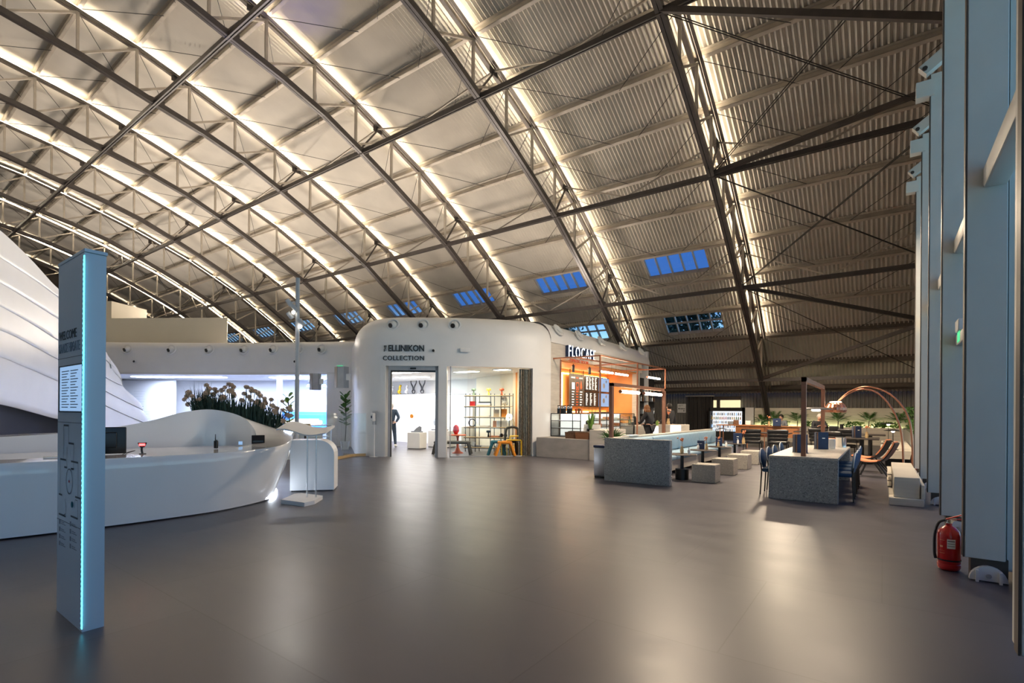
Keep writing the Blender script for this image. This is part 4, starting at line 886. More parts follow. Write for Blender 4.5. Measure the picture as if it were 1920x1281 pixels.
# dry flower heads in the planter on the hill
PLC = Vector((-11.05, 5.2, 1.02)); PLR = Matrix.Rotation(0.48, 3, 'Z')
pl = thing('desk_planting', 'bed of dark green stems planted behind the crest of the desk', 'plants', PLC, 0.48); 
obj('soil', MB().ball(0, 0, 0.05, 0.75, 14, sz=0.3, sy=0.5), 'soil', pl)
ms = MB()
random.seed(11)
def blade(mb, p, q, w_, bend):
    p = Vector(p); q = Vector(q); m1 = (p + q) / 2 + Vector(bend); s = (q - p).cross(Vector((random.uniform(-1, 1), random.uniform(-1, 1), 0.2))).normalized() * w_
    mb.add([p - s, p + s, m1 + s * 0.8, m1 - s * 0.8, q], [(0, 1, 2, 3), (3, 2, 4)])
for k in range(1500):
    a = random.uniform(0, 2 * PI); r = math.sqrt(random.random()); x = r * math.cos(a) * 1.05; y = r * math.sin(a) * 0.3; zb = 0.26 - 0.2 * x
    # bed follows the crest: lower toward +x
    h = random.uniform(0.14, 0.32) + 0.42 * random.random() * (0.5 + 0.5 * math.sin(x * 9) * math.cos(x * 4 + 1))
    blade(ms, (x, y, zb - 0.2), (x + random.uniform(-.16, .16), y + random.uniform(-.12, .12), zb + h), 0.012, (random.uniform(-.03, .03), random.uniform(-.03, .03), 0))
o = obj('foliage', ms, 'leaf_dark', pl); o['kind'] = 'stuff'
heads = []
for k in range(74):
    u = (k + 0.5) / 74; x = -1.25 + 2.5 * u + random.uniform(-.06, .06); y = random.uniform(-.35, .3); top = 0.55 + 0.42 * math.sin(PI * min(1, u * 1.02)) ** 0.7 - 0.12 * u + random.uniform(-.30, .06)
    xb = x * 0.72; zb = 0.22 - 0.2 * xb
    heads.append(((xb, y * 0.6, zb - 0.1), (x, y, top)))
fh = None
for k, (p, q) in enumerate(heads):
    P = PLC; p = PLR @ Vector(p); q = PLR @ Vector(q)
    if fh is None:
        fh = thing('flower_stem', 'brown dried globe flower on a thin stem above the desk', 'flower', P + Vector(p), 0, 'dried globe flowers in the desk planter')
        obj('stem', MB().tube([(0, 0, 0), (0, 0, 1)], 0.006, 5), 'leaf_dark', fh)
        hm = MB()
        for j in range(70):
            d = Vector((random.gauss(0, 1), random.gauss(0, 1), random.gauss(0.3, .8))).normalized(); c = d * 0.058; c.z = c.z * 0.85
            hm.ball(c.x, c.y, c.z, 0.011, 4)
        hm.ball(0, 0, 0, 0.045, 8, sz=0.8); obj('flower_head', hm, 'dry_flower', fh); f = fh
    else: f = dup(fh, P + Vector(p))
    d = Vector(q) - Vector(p); f.rotation_mode = 'QUATERNION'; f.rotation_quaternion = d.to_track_quat('Z', 'Y'); 
    f.scale = (1, 1, 1)
    for c in f.children:
        if c.name.startswith('flower_head'): c.location = (0, 0, d.length); s_ = random.uniform(.7, .98); c.scale = (s_, s_, s_); 
        else: c.scale = (1, 1, d.length)

# ================================================================ WAYFINDING TOTEM
t = thing('totem', 'tall white wayfinding totem with blue dusk light in its colour, a glowing corner and floor map', 'sign totem', (-4.77, 1.0, 0), 0)
obj('body', MB().box(0, 0.60, 0, 0.115, 0, 2.46), 'totem_dusk_tint', t)
obj('cap', MB().box(-0.003, 0.615, -0.003, 0.118, 2.462, 2.482), 'totem_dusk_tint', t)
bs = MB()
zig = MB(); N = 150
for k in range(N):
    z0 = 0.03 + 2.38 * k / N; z1 = z0 + 2.38 / N; s = 0.006 if k % 2 else -0.006
    zig.bar((0.605 + s, -0.004, z0), (0.605 - s, -0.004, z1), 0.006, 0.006)
obj('led_edge', MB().box(0.594, 0.603, -0.004, 0.002, 0.02, 2.44).join(zig), 'led_cyan', t)
for z, y1 in ((1.795, 0), (1.35, 0), (0.66, 0)): obj('panel_seam', MB().box(0.0, 0.59, -0.0015, 0.0, z, z + 0.003), 'ink', t)
obj('screen_frame', MB().box(0.03, 0.58, -0.003, 0, 1.42, 1.745), 'slate', t)
obj('screen', MB().box(0.07, 0.57, -0.005, -0.003, 1.43, 1.735), 'screen_pale', t)
lt = MB()
for k in range(14):
    z = 1.70 - 0.019 * k
    for x0, x1 in ((0.12, 0.30), (0.33, 0.50)): lt.box(x0, x1 - 0.03 * ((k * 7) % 3), -0.006, -0.005, z, z + 0.006)
obj('screen_text', lt, 'ink_grey', t)
lettering('WELCOME', 0.088, (0.03, -0.002, 1.925), (1, 0, 0), 'ink', t, depth=0.001, sxy=0.98)
lettering('\u039a\u0391\u039b\u03a9\u03a3 \u0397\u03a1\u0398\u0391\u03a4\u0395', 0.088, (0.03, -0.002, 1.835), (1, 0, 0), 'ink_grey', t, depth=0.001, sxy=0.72)
mp_ = MB()
def ml(pts, w_=0.006):
    for a, b_ in zip(pts, pts[1:]): mp_.bar((a[0], -0.001, a[1]), (b_[0], -0.001, b_[1]), 0.002, w_) if abs(a[0] - b_[0]) < 1e-6 or True else None
def mapl(pts, w_):
    for (x0, z0), (x1, z1) in zip(pts, pts[1:]):
        d = Vector((x1 - x0, 0, z1 - z0)); n_ = Vector((-d.z, 0, d.x)).normalized() * w_ / 2
        a = Vector((x0, -0.002, z0)); b_ = Vector((x1, -0.002, z1)); mp_.add([a - n_, b_ - n_, b_ + n_, a + n_], [(0, 1, 2, 3)])
for p in ([(0.16, 1.27), (0.28, 1.27)], [(0.28, 1.15), (0.40, 1.15)], [(0.08, 1.03), (0.22, 1.03)], [(0.34, 1.03), (0.50, 1.03)], [(0.05, 0.78), (0.13, 0.78)], [(0.44, 0.80), (0.56, 0.80)], [(0.05, 0.70 - .06), (0.22, 0.70 - .06)], [(0.34, 0.66), (0.50, 0.66)], [(0.18, 0.98), (0.24, 0.98)], [(0.34, 0.98), (0.40, 0.98)]): mapl([(x, z + 0.06) for x, z in p], 0.012)
for p in ([(0.16, 1.27), (0.16, 1.03)], [(0.28, 1.27), (0.28, 1.15)], [(0.24, 1.12), (0.24, 0.98)], [(0.40, 1.15), (0.40, 0.98)], [(0.08, 1.03), (0.08, 0.78)], [(0.50, 1.03), (0.50, 0.80)], [(0.56, 0.80), (0.56, 0.68)], [(0.50, 0.66), (0.50, 0.72)], [(0.20, 0.76), (0.23, 0.70), (0.22, 0.66), (0.16, 0.64)], [(0.42, 0.72), (0.44, 0.78), (0.49, 0.78), (0.50, 0.70)]): mapl([(x, z + 0.06) for x, z in p], 0.004)
mapl([(0.30 + 0.075 * math.cos(a), 0.95 + 0.085 * math.sin(a)) for a in [q * 2 * PI / 20 for q in range(21)]], 0.006)
obj('floor_map', mp_, 'ink', t)
obj('map_marker', MB().ball(0.30, -0.003, 0.95, 0.010, 8, sy=0.2), 'red', t)
obj('map_marker', MB().ball(0.37, -0.003, 0.80, 0.022, 8, sy=0.1), 'teal', t)
for x in (0.06, 0.32):
    lg = MB()
    for k in range(4):
        z = 0.60 - 0.05 * k + (0.02 if x > .2 else 0) + 0.06; lg.box(x, x + 0.025, -0.002, 0, z - 0.03, z); lg.box(x + 0.045, x + 0.12, -0.002, 0, z - 0.012, z - 0.008); lg.box(x + 0.045, x + 0.15, -0.002, 0, z - 0.024, z - 0.020)
    obj('map_legend', lg, 'ink_grey', t)

# ================================================================ INFO STAND, PANEL, POLE
t = thing('info_stand', 'info stand with an open wavy white book on two clear acrylic rods', 'stand', (0, 0, 0))
obj('base', MB().prism([(-7.48, 4.19), (-6.97, 4.27), (-7.02, 4.47), (-7.31, 4.80), (-7.83, 4.74), (-7.84, 4.62)], 0.0, 0.06), 'white', t)
for x, y in ((-7.37, 4.56), (-7.25, 4.64)): obj('rod', MB().tube([(x, y, 0.06), (x, y, 1.08)], 0.013, 10), 'acrylic', t)
bk = []
for i in range(25):
    u = i / 24; z = 1.10 + 0.035 * math.sin(u * 2 * PI * 1.0 + 0.6) - 0.05 * (u - 0.5)
    bk.append([(-7.72 + 0.62 * u + 0.10, 4.28 + 0.46 * u - 0.10, z), (-7.72 + 0.62 * u - 0.16, 4.28 + 0.46 * u + 0.24, z + 0.10), (-7.72 + 0.62 * u - 0.16, 4.28 + 0.46 * u + 0.24, z + 0.07), (-7.72 + 0.62 * u + 0.10, 4.28 + 0.46 * u - 0.10, z - 0.02)])
obj('book_tray', MB().rings(bk, cap=True), 'paper', t)
t = thing('arch_panel', 'pale panel with one rounded top corner beside the info stand', 'panel', (-8.42, 4.88, 0), math.atan2(0.56, 0.5))
ap = [(0, 0.02), (0.74, 0.02), (0.74, 0.62)] + [(0.74 - 0.27 * (1 - math.cos(a * PI / 16)), 0.64 + 0.27 * math.sin(a * PI / 16)) for a in range(1, 9)] + [(0, 0.91)]
obj('panel', MB().add([(x, 0, z) for x, z in ap] + [(x, 0.5, z) for x, z in ap], [tuple(range(len(ap))), tuple(range(2 * len(ap) - 1, len(ap) - 1, -1))] + [(i, (i + 1) % len(ap), len(ap) + (i + 1) % len(ap), len(ap) + i) for i in range(len(ap))]), 'white', t)
obj('kick', MB().box(0.02, 0.72, 0.01, 0.48, 0, 0.02), 'black', t)
t = thing('light_pole', 'slim grey pole with small spotlights rising behind the info stand', 'lamp post', (-10.35, 6.15, 0))
obj('pole', MB().tube([(0, 0, 0), (0, 0, 4.33)], 0.045, 16), 'grey_plastic', t)
for k, (dx, dy, z, on) in enumerate(((-0.16, -0.11, 3.80, 0), (-0.15, -0.09, 3.52, 0), (0.02, -0.09, 3.66, 1), (0.09, 0.03, 3.36, 1))):
    h = obj('spot_head', MB().cyl(0, 0, -0.09, 0.07, 0.05, 12).xf(Matrix.Translation((dx, dy, z)) @ Matrix.Rotation(0.6, 4, 'X') @ Matrix.Rotation(-0.3, 4, 'Y')), 'grey_plastic', t)
    obj('spot_arm', MB().tube([(0, 0, z), (dx, dy, z)], 0.012, 6), 'grey_plastic', t)
    if on: obj('lens', MB().ball(dx, dy - 0.02, z - 0.1, 0.04, 10), 'lamp_glow', h)

# curved display counter with glass box
t = thing('display_counter', 'rounded white display counter with a glowing foot and a glass box on top', 'counter', (-14.35, 8.75, 0))
obj('glow_foot', MB().cyl(0, 0, 0.0, 0.12, 0.78, 32), 'case_white', t)
obj('body', MB().lathe([(0.74, 0.12), (0.80, 0.2), (0.82, 0.95), (0.80, 0.97)], n=36, cap=True), 'clear_glass', t)
obj('core', MB().cyl(0, 0, 0.12, 0.9, 0.55, 24), 'white', t)
obj('top', MB().cyl(0, 0, 0.97, 1.0, 0.83, 36), 'white_gloss', t)
for z in (0.38, 0.62): obj('shelf', MB().cyl(0, 0, z, z + 0.015, 0.76, 32), 'white', t)
t = thing('glass_case', 'clear glass box with a glowing white model inside on the rounded counter', 'display case', (-14.35, 8.75, 1.0), 0.55)
obj('glass_box', MB().box(-0.75, 0.75, -0.45, 0.45, 0, 0.30), 'clear_glass', t)
obj('model', MB().rbox(-0.5, 0.5, -0.22, 0.22, 0.01, 0.12, 0.03).rbox(-0.35, 0.42, -0.15, 0.15, 0.11, 0.17, 0.02), 'case_white', t)
t = thing('wood_sign_box', 'small yellow wooden box sign with a red mark behind the info stand', 'box', (-12.9, 7.9, 0), 0.5)
obj('box', MB().box(-0.14, 0.14, 0, 0.06, 0.78, 1.06), 'wood_light', t); obj('post', MB().box(-0.02, 0.02, 0.01, 0.05, 0, 0.78), 'steel_dark', t); obj('mark', MB().box(0.02, 0.10, -0.004, 0, 0.90, 0.97), 'red', t)
t = thing('glass_balustrade', 'low clear glass screen with a brass foot rail left of the doorway', 'glass screen', (0, 0, 0))
gp = [(-12.75, 8.4), (-12.95, 9.1), (-13.3, 9.75), (-13.15, 10.15)]
obj('pane', MB().strip(smooth_path(gp, 5), 0.08, 1.35, 0.012), 'clear_glass', t)
obj('foot_rail', MB().strip(smooth_path(gp, 5), 0.0, 0.08, 0.05), 'wood_light', t)
# fiddle leaf plants
def leafy(label, x, y, z, h, n, s=0.16, m='leaf', pot=True):
    t = thing('potted_plant', label, 'plant', (x, y, z))
    if pot: obj('pot', MB().lathe([(0.13, 0), (0.17, 0.3), (0.15, 0.3), (0.14, 0.24)], n=18, cap=True), 'white_gloss', t)
    obj('stem', MB().tube(smooth_path([(0, 0, 0.25 if pot else 0), (0.03, 0.02, h * 0.5), (-0.02, 0, h * 0.92)], 4), 0.018, 6), 'bark', t)
    mb = MB()
    for k in range(n):
        a = k * 2.4; zz = h * (0.42 + 0.55 * k / n); r0 = 0.03; el = 0.35 + 0.5 * k / n
        d = Vector((math.cos(a) * math.cos(el), math.sin(a) * math.cos(el), math.sin(el))); sd = Vector((-math.sin(a), math.cos(a), 0)); b0 = Vector((0, 0, zz)) + d * r0
        pts = [b0, b0 + d * s * .35 + sd * s * .28, b0 + d * s * .9 + sd * s * .42, b0 + d * s * 1.3 + sd * s * .2, b0 + d * s * 1.4 - Vector((0, 0, s * .15)), b0 + d * s * 1.3 - sd * s * .2, b0 + d * s * .9 - sd * s * .42, b0 + d * s * .35 - sd * s * .28]
        mb.add(pts, [tuple(range(8))])
    obj('leaves', mb, m, t); return t
leafy('tall broad-leaved plant at the shop corner under the loudspeaker', -15.95, 11.38, 0, 2.05, 30, 0.2, 'leaf')
leafy('small broad-leaved plant behind the right end of the flower bed', -14.0, 8.05, 0, 1.9, 22, 0.15, 'leaf_bright')

# ================================================================ CAFE FRONT
cf = thing('cafe_facade', 'plaster cafe front with an orange recess under the rounded white roof', 'facade')
FP = [(-8.98, 14.0), (-8.98, 14.2), (-9.0, 16.5), (-9.08, 18.5), (-9.2, 21.5), (-9.27, 23.7)]
obj('corner_pier', MB().prism([(-9.25, 14.1), (-8.93, 14.1), (-8.93, 15.0), (-9.25, 15.0)], 0, 3.76), 'concrete_light', cf)
obj('lintel', MB().strip([(-8.93, 15.0), (-9.03, 18.5), (-9.2, 22.9)], 3.27, 3.76, 0.3), 'concrete_light', cf)
obj('end_post', MB().box(-9.45, -9.18, 22.35, 22.6, 0, 3.27), 'concrete_light', cf)
obj('recess_back', MB().box(-10.85, -10.7, 15.0, 22.6, 0, 3.3), 'orange_wall', cf)
obj('recess_side', MB().box(-10.7, -8.97, 15.0, 15.04, 0, 3.27), 'orange_wall', cf)
obj('recess_end', MB().box(-10.7, -9.3, 22.4, 22.5, 0, 3.27), 'orange_wall', cf)
obj('recess_ceiling', MB().box(-10.7, -9.25, 15.0, 22.5, 3.22, 3.27), 'orange_wall', cf)
obj('base_wall', MB().box(-9.3, -9.2, 15.0, 22.4, 0, 0.95), 'concrete_light', cf)
obj('led_line', MB().box(-10.69, -10.66, 18.05, 22.2, 3.02, 3.05).box(-10.69, -10.66, 18.0, 18.05, 1.5, 3.05).box(-10.69, -10.66, 18.05, 22.2, 1.42, 1.45), 'led_orange', cf)
sg = thing('cafe_sign', 'FLOCAFE sign with big lit white letters and blue sides on the plaster front', 'sign', (-8.9, 15.27, 3.36))
def flo(bold, depth, off, m, nm):
    mb = text_mb('FLOCAFE', 0.58, depth, bold=bold, sp=1.22); X1 = max(v[0] for v in mb.v); mb.v = [(v[0] / X1 * 2.05, v[1], v[2]) for v in mb.v]
    # slab serifs and long last strokes
    return obj(nm, mb.xf(frame_m((off, 0, 0), (0, 1, 0))), m, sg)
flo(0.0, 0.06, 0.03, 'navy', 'letter_sides'); flo(-0.004, 0.004, 0.10, 'sign_white', 'letter_faces')
mb = text_mb('- ESPRESSO ROOM -', 0.16, 0.008, bold=0.002); X1 = max(v[0] for v in mb.v); mb.v = [(v[0] / X1 * 1.6, v[1], v[2]) for v in mb.v]
obj('lettering', mb.xf(frame_m((0.03, 0.12, -0.16), (0, 1, 0))), 'coral', sg)
# little black spots under the lintel
for k, y in enumerate((15.4, 16.6, 17.9)):
    t = thing('ceiling_spot', 'small black cylinder spot under the cafe lintel, %s of the three' % ('left', 'middle', 'right')[k], 'spotlight', (-9.35, y, 3.22), 0, 'cylinder spots under the lintel')
    obj('body', MB().cyl(0, 0, -0.3, -0.04, 0.055, 16), 'black', t); obj('mount', MB().cyl(0, 0, -0.04, 0, 0.02, 8), 'black', t)
# menu boards
t = thing('menu_board', 'tall dark menu board with white and orange drink icons in the orange recess', 'menu board', (-10.5, 18.34, 1.67))
obj('board', MB().box(-0.03, 0.0, 0, 1.30, 0, 1.37), 'steel_dark', t)
obj('bracket', MB().box(-0.03, 0, 0.05, 0.07, 1.37, 1.55).box(-0.03, 0, 1.2, 1.22, 1.37, 1.55), 'black', t)
def mtext(s, size, y, z, m, w_=None):
    mb = text_mb(s, size, 0.001, bold=0.001)
    if w_: X1 = max(v[0] for v in mb.v); mb.v = [(v[0] / X1 * w_, v[1], v[2]) for v in mb.v]
    return mb.xf(frame_m((0.004, y, z), (0, 1, 0)))
obj('lettering', mtext('CHOOSE', 0.09, 0.12, 1.18, 'w', 0.34), 'white_letters', t)
obj('lettering', mtext('SIZE', 0.09, 0.54, 1.18, 'w', 0.22), 'coral', t)
obj('lettering', mtext('& TASTE', 0.08, 0.82, 1.18, 'w', 0.3), 'white_letters', t)
ic = MB(); ic.box(0.001, 0.006, 0.2, 0.42, 0.72, 1.0)
for k in range(6):
    for y in (0.2, 0.9): ic.box(0.001, 0.005, y, y + 0.2 - 0.03 * (k % 3), 0.60 - 0.11 * k, 0.64 - 0.11 * k)
obj('icons', ic, 'white_letters', t)
ic = MB()
for a, b_ in (((0.55, 0.70), (0.55, 1.0)), ((0.55, 1.0), (0.78, 1.0)), ((0.78, 1.0), (0.78, 0.70)), ((0.78, 0.70), (0.55, 0.70)), ((0.6, 0.74), (0.73, 0.84)), ((0.6, 0.84), (0.73, 0.74))): ic.bar((0.003, *a), (0.003, *b_), 0.005, 0.02)
for k in range(6): ic.box(0.001, 0.005, 0.56, 0.76 - 0.03 * (k % 2), 0.60 - 0.11 * k, 0.64 - 0.11 * k)
ic.xf(Matrix.Identity(4)); ic.lathe([(0.001, 0.72), (0.09, 0.8), (0.07, 0.92), (0.02, 1.08)], 0.0, 1.0, 10, sx=0.05)
obj('icons', ic, 'coral', t)
for k, (y0, y1, z0, z1, m, lab) in enumerate(((19.72, 20.95, 2.35, 3.02, 'black', 'upper left dark menu screen with white price lists'), (19.72, 20.95, 1.66, 2.32, 'black', 'lower left dark menu screen with white price lists'),
        (20.98, 22.1, 2.35, 3.02, 'screen_pale', 'upper right pale screen showing coffee beans'), (20.98, 22.1, 1.66, 2.32, 'screen_pale', 'lower right pale screen showing a glass'))):
    t = thing('menu_screen', lab + ' in the orange recess', 'screen', (-10.5, y0, z0))
    obj('bezel', MB().box(-0.04, 0, 0, y1 - y0, 0, z1 - z0), 'black', t)
    if k < 2:
        tx_ = MB(); random.seed(20 + k)
        for c in range(4 - k):
            for r in range(12):
                y = 0.06 + c * (1.14 / (4 - k)); w_ = random.uniform(.09, .2) ; tx_.box(0.001, 0.004, y, y + w_, (z1 - z0) - 0.08 - 0.046 * r, (z1 - z0) - 0.058 - 0.046 * r)
        obj('price_text', tx_, 'white_letters', t)
    else:
        obj('picture', MB().box(0.001, 0.003, 0.03, y1 - y0 - 0.03, 0.03, z1 - z0 - 0.03), m, t)
        obj('picture_detail', MB().ball(0.003, 0.55, 0.3, 0.12, 10, sx=0.05).ball(0.003, 0.8, 0.5, 0.07, 8, sx=0.05), 'ink_grey', t)
# plinth, pillar and counters
solo('counter_plinth', MB().rbox(-8.92, -7.03, 13.48, 15.0, 0, 0.62, 0.01, 1), 'concrete', 'low grey concrete plinth carrying the display case and baskets', 'plinth')
solo('counter_pillar', MB().rbox(-7.02, -6.5, 13.45, 14.9, 0, 0.91, 0.01, 1), 'concrete_light', 'pale plaster pillar at the corner of the cafe counter', 'pillar')
def display_case(name, label, x0, x1, y0, y1, z0, z1, cols, levels, face):
    t = thing(name, label, 'display case', ((x0 + x1) / 2, (y0 + y1) / 2, z0)); dx = (x1 - x0) / 2; dy = (y1 - y0) / 2; h = z1 - z0
    obj('top', MB().box(-dx - .01, dx + .01, -dy - .01, dy + .01, h - 0.025, h), 'black', t)
    obj('base', MB().box(-dx - .01, dx + .01, -dy - .01, dy + .01, 0, 0.03), 'black', t)
    for a in (-dx, dx):
        for b_ in (-dy, dy): obj('upright', MB().box(a - 0.012, a + 0.012, b_ - 0.012, b_ + 0.012, 0.03, h - 0.025), 'black', t)
    for f in cols:
        u = MB(); u.box(-dx + 2 * dx * f - .01, -dx + 2 * dx * f + .01, -dy - .012, -dy + .012, 0.03, h - .025) if face == 'y' else u.box(dx - .012, dx + .012, -dy + 2 * dy * f - .01, -dy + 2 * dy * f + .01, 0.03, h - .025)
        obj('upright', u, 'black', t)
    for f in levels:
        s_ = obj('shelf', MB().box(-dx + .02, dx - .02, -dy + .02, dy - .02, h * f, h * f + 0.012), 'white', t)
        obj('shelf_edge', MB().box(-dx, dx, -dy - .008, -dy + .008, h * f - 0.012, h * f + 0.012) if face == 'y' else MB().box(dx - .008, dx + .008, -dy, dy, h * f - .012, h * f + .012), 'steel_dark', s_)
    obj('light_bar', MB().box(-dx + .05, dx - .05, dy - .06, dy - .04, h - 0.05, h - 0.03) if face == 'y' else MB().box(-dx + .04, -dx + .06, -dy + .05, dy - .05, h - .05, h - .03), 'case_white', t)
    obj('back_panel', MB().box(-dx + .02, dx - .02, dy - .02, dy - .01, .03, h - .03) if face == 'y' else MB().box(-dx + .01, -dx + .02, -dy + .02, dy - .02, .03, h - .03), 'case_back_glow', t)
    obj('glass', MB().box(-dx, dx, -dy, -dy + .006, .03, h - .03) if face == 'y' else MB().box(dx - .006, dx, -dy, dy, .03, h - .03), 'clear_glass', t)
    lamp('case_light', 'AREA', ((x0 + x1) / 2, (y0 + y1) / 2, z1 - 0.04), 3.5, (1, .93, .82), ((x1 - x0) * .8, (y1 - y0) * .8))
    return t
display_case('cake_case', 'lit glass case with three shelves on the concrete plinth', -8.88, -7.78, 14.3, 14.9, 0.62, 1.39, (0.74,), (0.36, 0.68), 'y')
solo('cake_counter', MB().rbox(-8.5, -7.92, 15.4, 18.9, 0, 0.56, 0.01, 1), 'concrete_light', 'pale counter base under the long glass case', 'counter')
display_case('cake_case', 'long lit glass case full of pastries running back along the counter', -8.5, -7.9, 15.4, 18.9, 0.56, 1.39, (0.3, 0.62), (0.42, 0.7), 'x')
random.seed(5)
for k in range(12):
    y = 15.7 + k * 0.26; lev = k % 2
    solo('pastry_tray', MB().rbox(-0.14, 0.14, -0.1, 0.1, 0, 0.05 + 0.03 * (k % 3), 0.02), ('wood_light', 'paper', 'peach')[k % 3],
         '%s pastries, %s shelf of the long case, %s from the near end' % (('tan', 'white', 'pinkish')[k % 3], ('lower', 'upper')[lev], ['1st', '2nd', '3rd', '4th', '5th', '6th', '7th', '8th', '9th', '10th', '11th', '12th'][k]), 'pastry', (-8.15, y, 0.56 + 0.83 * (0.42, 0.7)[lev] + 0.012), 0, 'pastries in the long case')
solo('pos_counter', MB().rbox(-8.6, -7.9, 19.0, 21.6, 0, 0.92, 0.01, 1), 'concrete_light', 'pale till counter behind the long glass case', 'counter')
# jars and small things
for k in range(5):
    t = thing('coffee_jar', 'clear coffee jar with black lid on the lit case, %s from the left' % ['first', 'second', 'third', 'fourth', 'fifth'][k], 'jar', (-8.68 + 0.115 * k, 14.45 + 0.03 * (k % 2), 1.39), 0, 'coffee jars on the lit case')
    obj('glass', MB().lathe([(0.05, 0.16), (0.05, 0.22), (0.04, 0.235)], n=14, cap=True), 'chrome', t); obj('coffee', MB().cyl(0, 0, 0, 0.16, 0.05, 14), 'black', t); obj('lid', MB().cyl(0, 0, 0.235, 0.26, 0.045, 14), 'black', t)
for k in range(3): solo('cup_stack', MB().lathe([(0.03, 0), (0.045, 0.15), (0.03, 0.16)], cap=True, n=12), ('coral', 'wicker', 'peach')[k], ('coral red', 'brown', 'pinkish')[k] + ' cup stack on the lit case right of the jars', 'cups', (-8.05 + 0.1 * k, 14.5, 1.39))
for k, (y, lab) in enumerate(((19.3, 'near'), (19.9, 'middle'), (20.6, 'far'))):
    t = thing('till_screen', 'black tilted till screen on the till counter, the %s one of three' % lab, 'till', (-8.2, y, 0.92), 0.2, 'till screens')
    obj('screen', MB().box(-0.02, 0.02, -0.18, 0.18, 0.1, 0.36).xf(Matrix.Rotation(-0.3, 4, 'Y')), 'black', t); obj('foot', MB().rbox(-0.1, 0.1, -0.08, 0.08, 0, 0.12, 0.01), 'black', t)
solo('espresso_machine', MB().rbox(-0.3, 0.3, -0.5, 0.5, 0.1, 0.42, 0.05).rbox(-0.32, 0.32, -0.55, 0.55, 0.42, 0.5, 0.02).box(-0.28, 0.28, -0.45, 0.45, 0, 0.1), 'steel_dark', 'dark coffee machine at the back of the till counter', 'coffee machine', (-10.2, 20.6, 0.95))
for k, y in enumerate((18.3, 19.0, 19.7)):
    t = thing('pendant_bowl', 'glowing orange pendant bowl over the back counter, %s of three' % ('left', 'middle', 'right')[k], 'lamp', (-10.3, y, 1.35), 0, 'orange bowl pendants')
    obj('shade', MB().lathe([(0.001, -0.12), (0.12, -0.1), (0.2, 0.0), (0.21, 0.05)], n=20), 'orange', t); obj('cord', MB().tube([(0, 0, 0.05), (0, 0, 1.87)], 0.004, 5), 'black', t)
obj('stem', MB(), 'black') if False else None
solo('back_counter', MB().box(-10.68, -9.9, 15.1, 22.3, 0, 0.95), 'black_matte', 'black back counter inside the orange recess', 'counter')
t = thing('snake_plant', 'snake plant with upright yellow-green leaves in a shiny black pot', 'plant', (-7.25, 14.0, 0.62))
obj('pot', MB().lathe([(0.09, 0), (0.13, 0.30), (0.12, 0.30), (0.11, 0.25)], n=20, cap=True), 'black', t)
random.seed(9)
for k in range(11):
    a = k * 2.4; r = 0.05; h = random.uniform(.35, .72); tip_ = Vector((math.cos(a) * (r + .12), math.sin(a) * (r + .12), 0.27 + h)); b0 = Vector((math.cos(a) * r, math.sin(a) * r, 0.25)); s_ = Vector((-math.sin(a), math.cos(a), 0)) * 0.03; m_ = (b0 + tip_) / 2 - Vector((math.cos(a), math.sin(a), 0)) * 0.03
    n_ = Vector((math.cos(a), math.sin(a), 0)) * 0.006
    obj('leaf', MB().add([b0 - s_, b0 + s_, m_ + s_ * 1.1, tip_, m_ - s_ * 1.1, b0 - s_ + n_, b0 + s_ + n_, m_ + s_ * 1.1 + n_, tip_, m_ - s_ * 1.1 + n_], [(0, 1, 2, 4), (4, 2, 3), (5, 9, 7, 6), (9, 8, 7), (0, 4, 9, 5), (1, 6, 7, 2), (2, 7, 8, 3), (3, 8, 9, 4)]), 'leaf_bright' if k % 3 else 'leaf', t)
def basket(label, x, y, rz, m, w_=0.24, d=0.18, h=0.2):
    t = thing('basket', label, 'basket', (x, y, 0.62), rz)
    obj('body', MB().rings([[(sx_ * (w_ - 0.02 + 0.02 * q), sy_ * (d - .02 + .02 * q), z) for sx_, sy_ in ((-1, -1), (1, -1), (1, 1), (-1, 1))] for q, z in ((0, 0), (1, h), (0.3, h), (0, 0.05))], cap=True, smooth=False), m, t)
    pk = MB(); random.seed(int(x * 100))
    obj('packets', MB().rbox(-w_ * .8, w_ * .8, -d * .8, d * .8, h * .5, h * 1.15, 0.06), 'soil', t); return t
basket('dark brown wicker basket of packets on the plinth', -7.68, 13.72, 0.1, 'wicker')
basket('lighter honey wooden crate of packets on the plinth beside the dark basket', -7.28, 13.66, -0.05, 'wood')
solo('picture_board', MB().box(-0.28, 0.28, -0.01, 0.01, 0, 0.22).xf(Matrix.Rotation(-0.15, 4, 'X')), 'paper', 'white sketch board leaning on the crate under the snake plant', 'board', (-7.2, 13.95, 0.62 + 0.22))
solo('dark_bag', MB().rbox(-0.12, 0.12, -0.1, 0.1, 0, 0.55, 0.05), 'black_matte', 'tall black bag between the lit cases', 'bag', (-7.6, 14.6, 0.62))
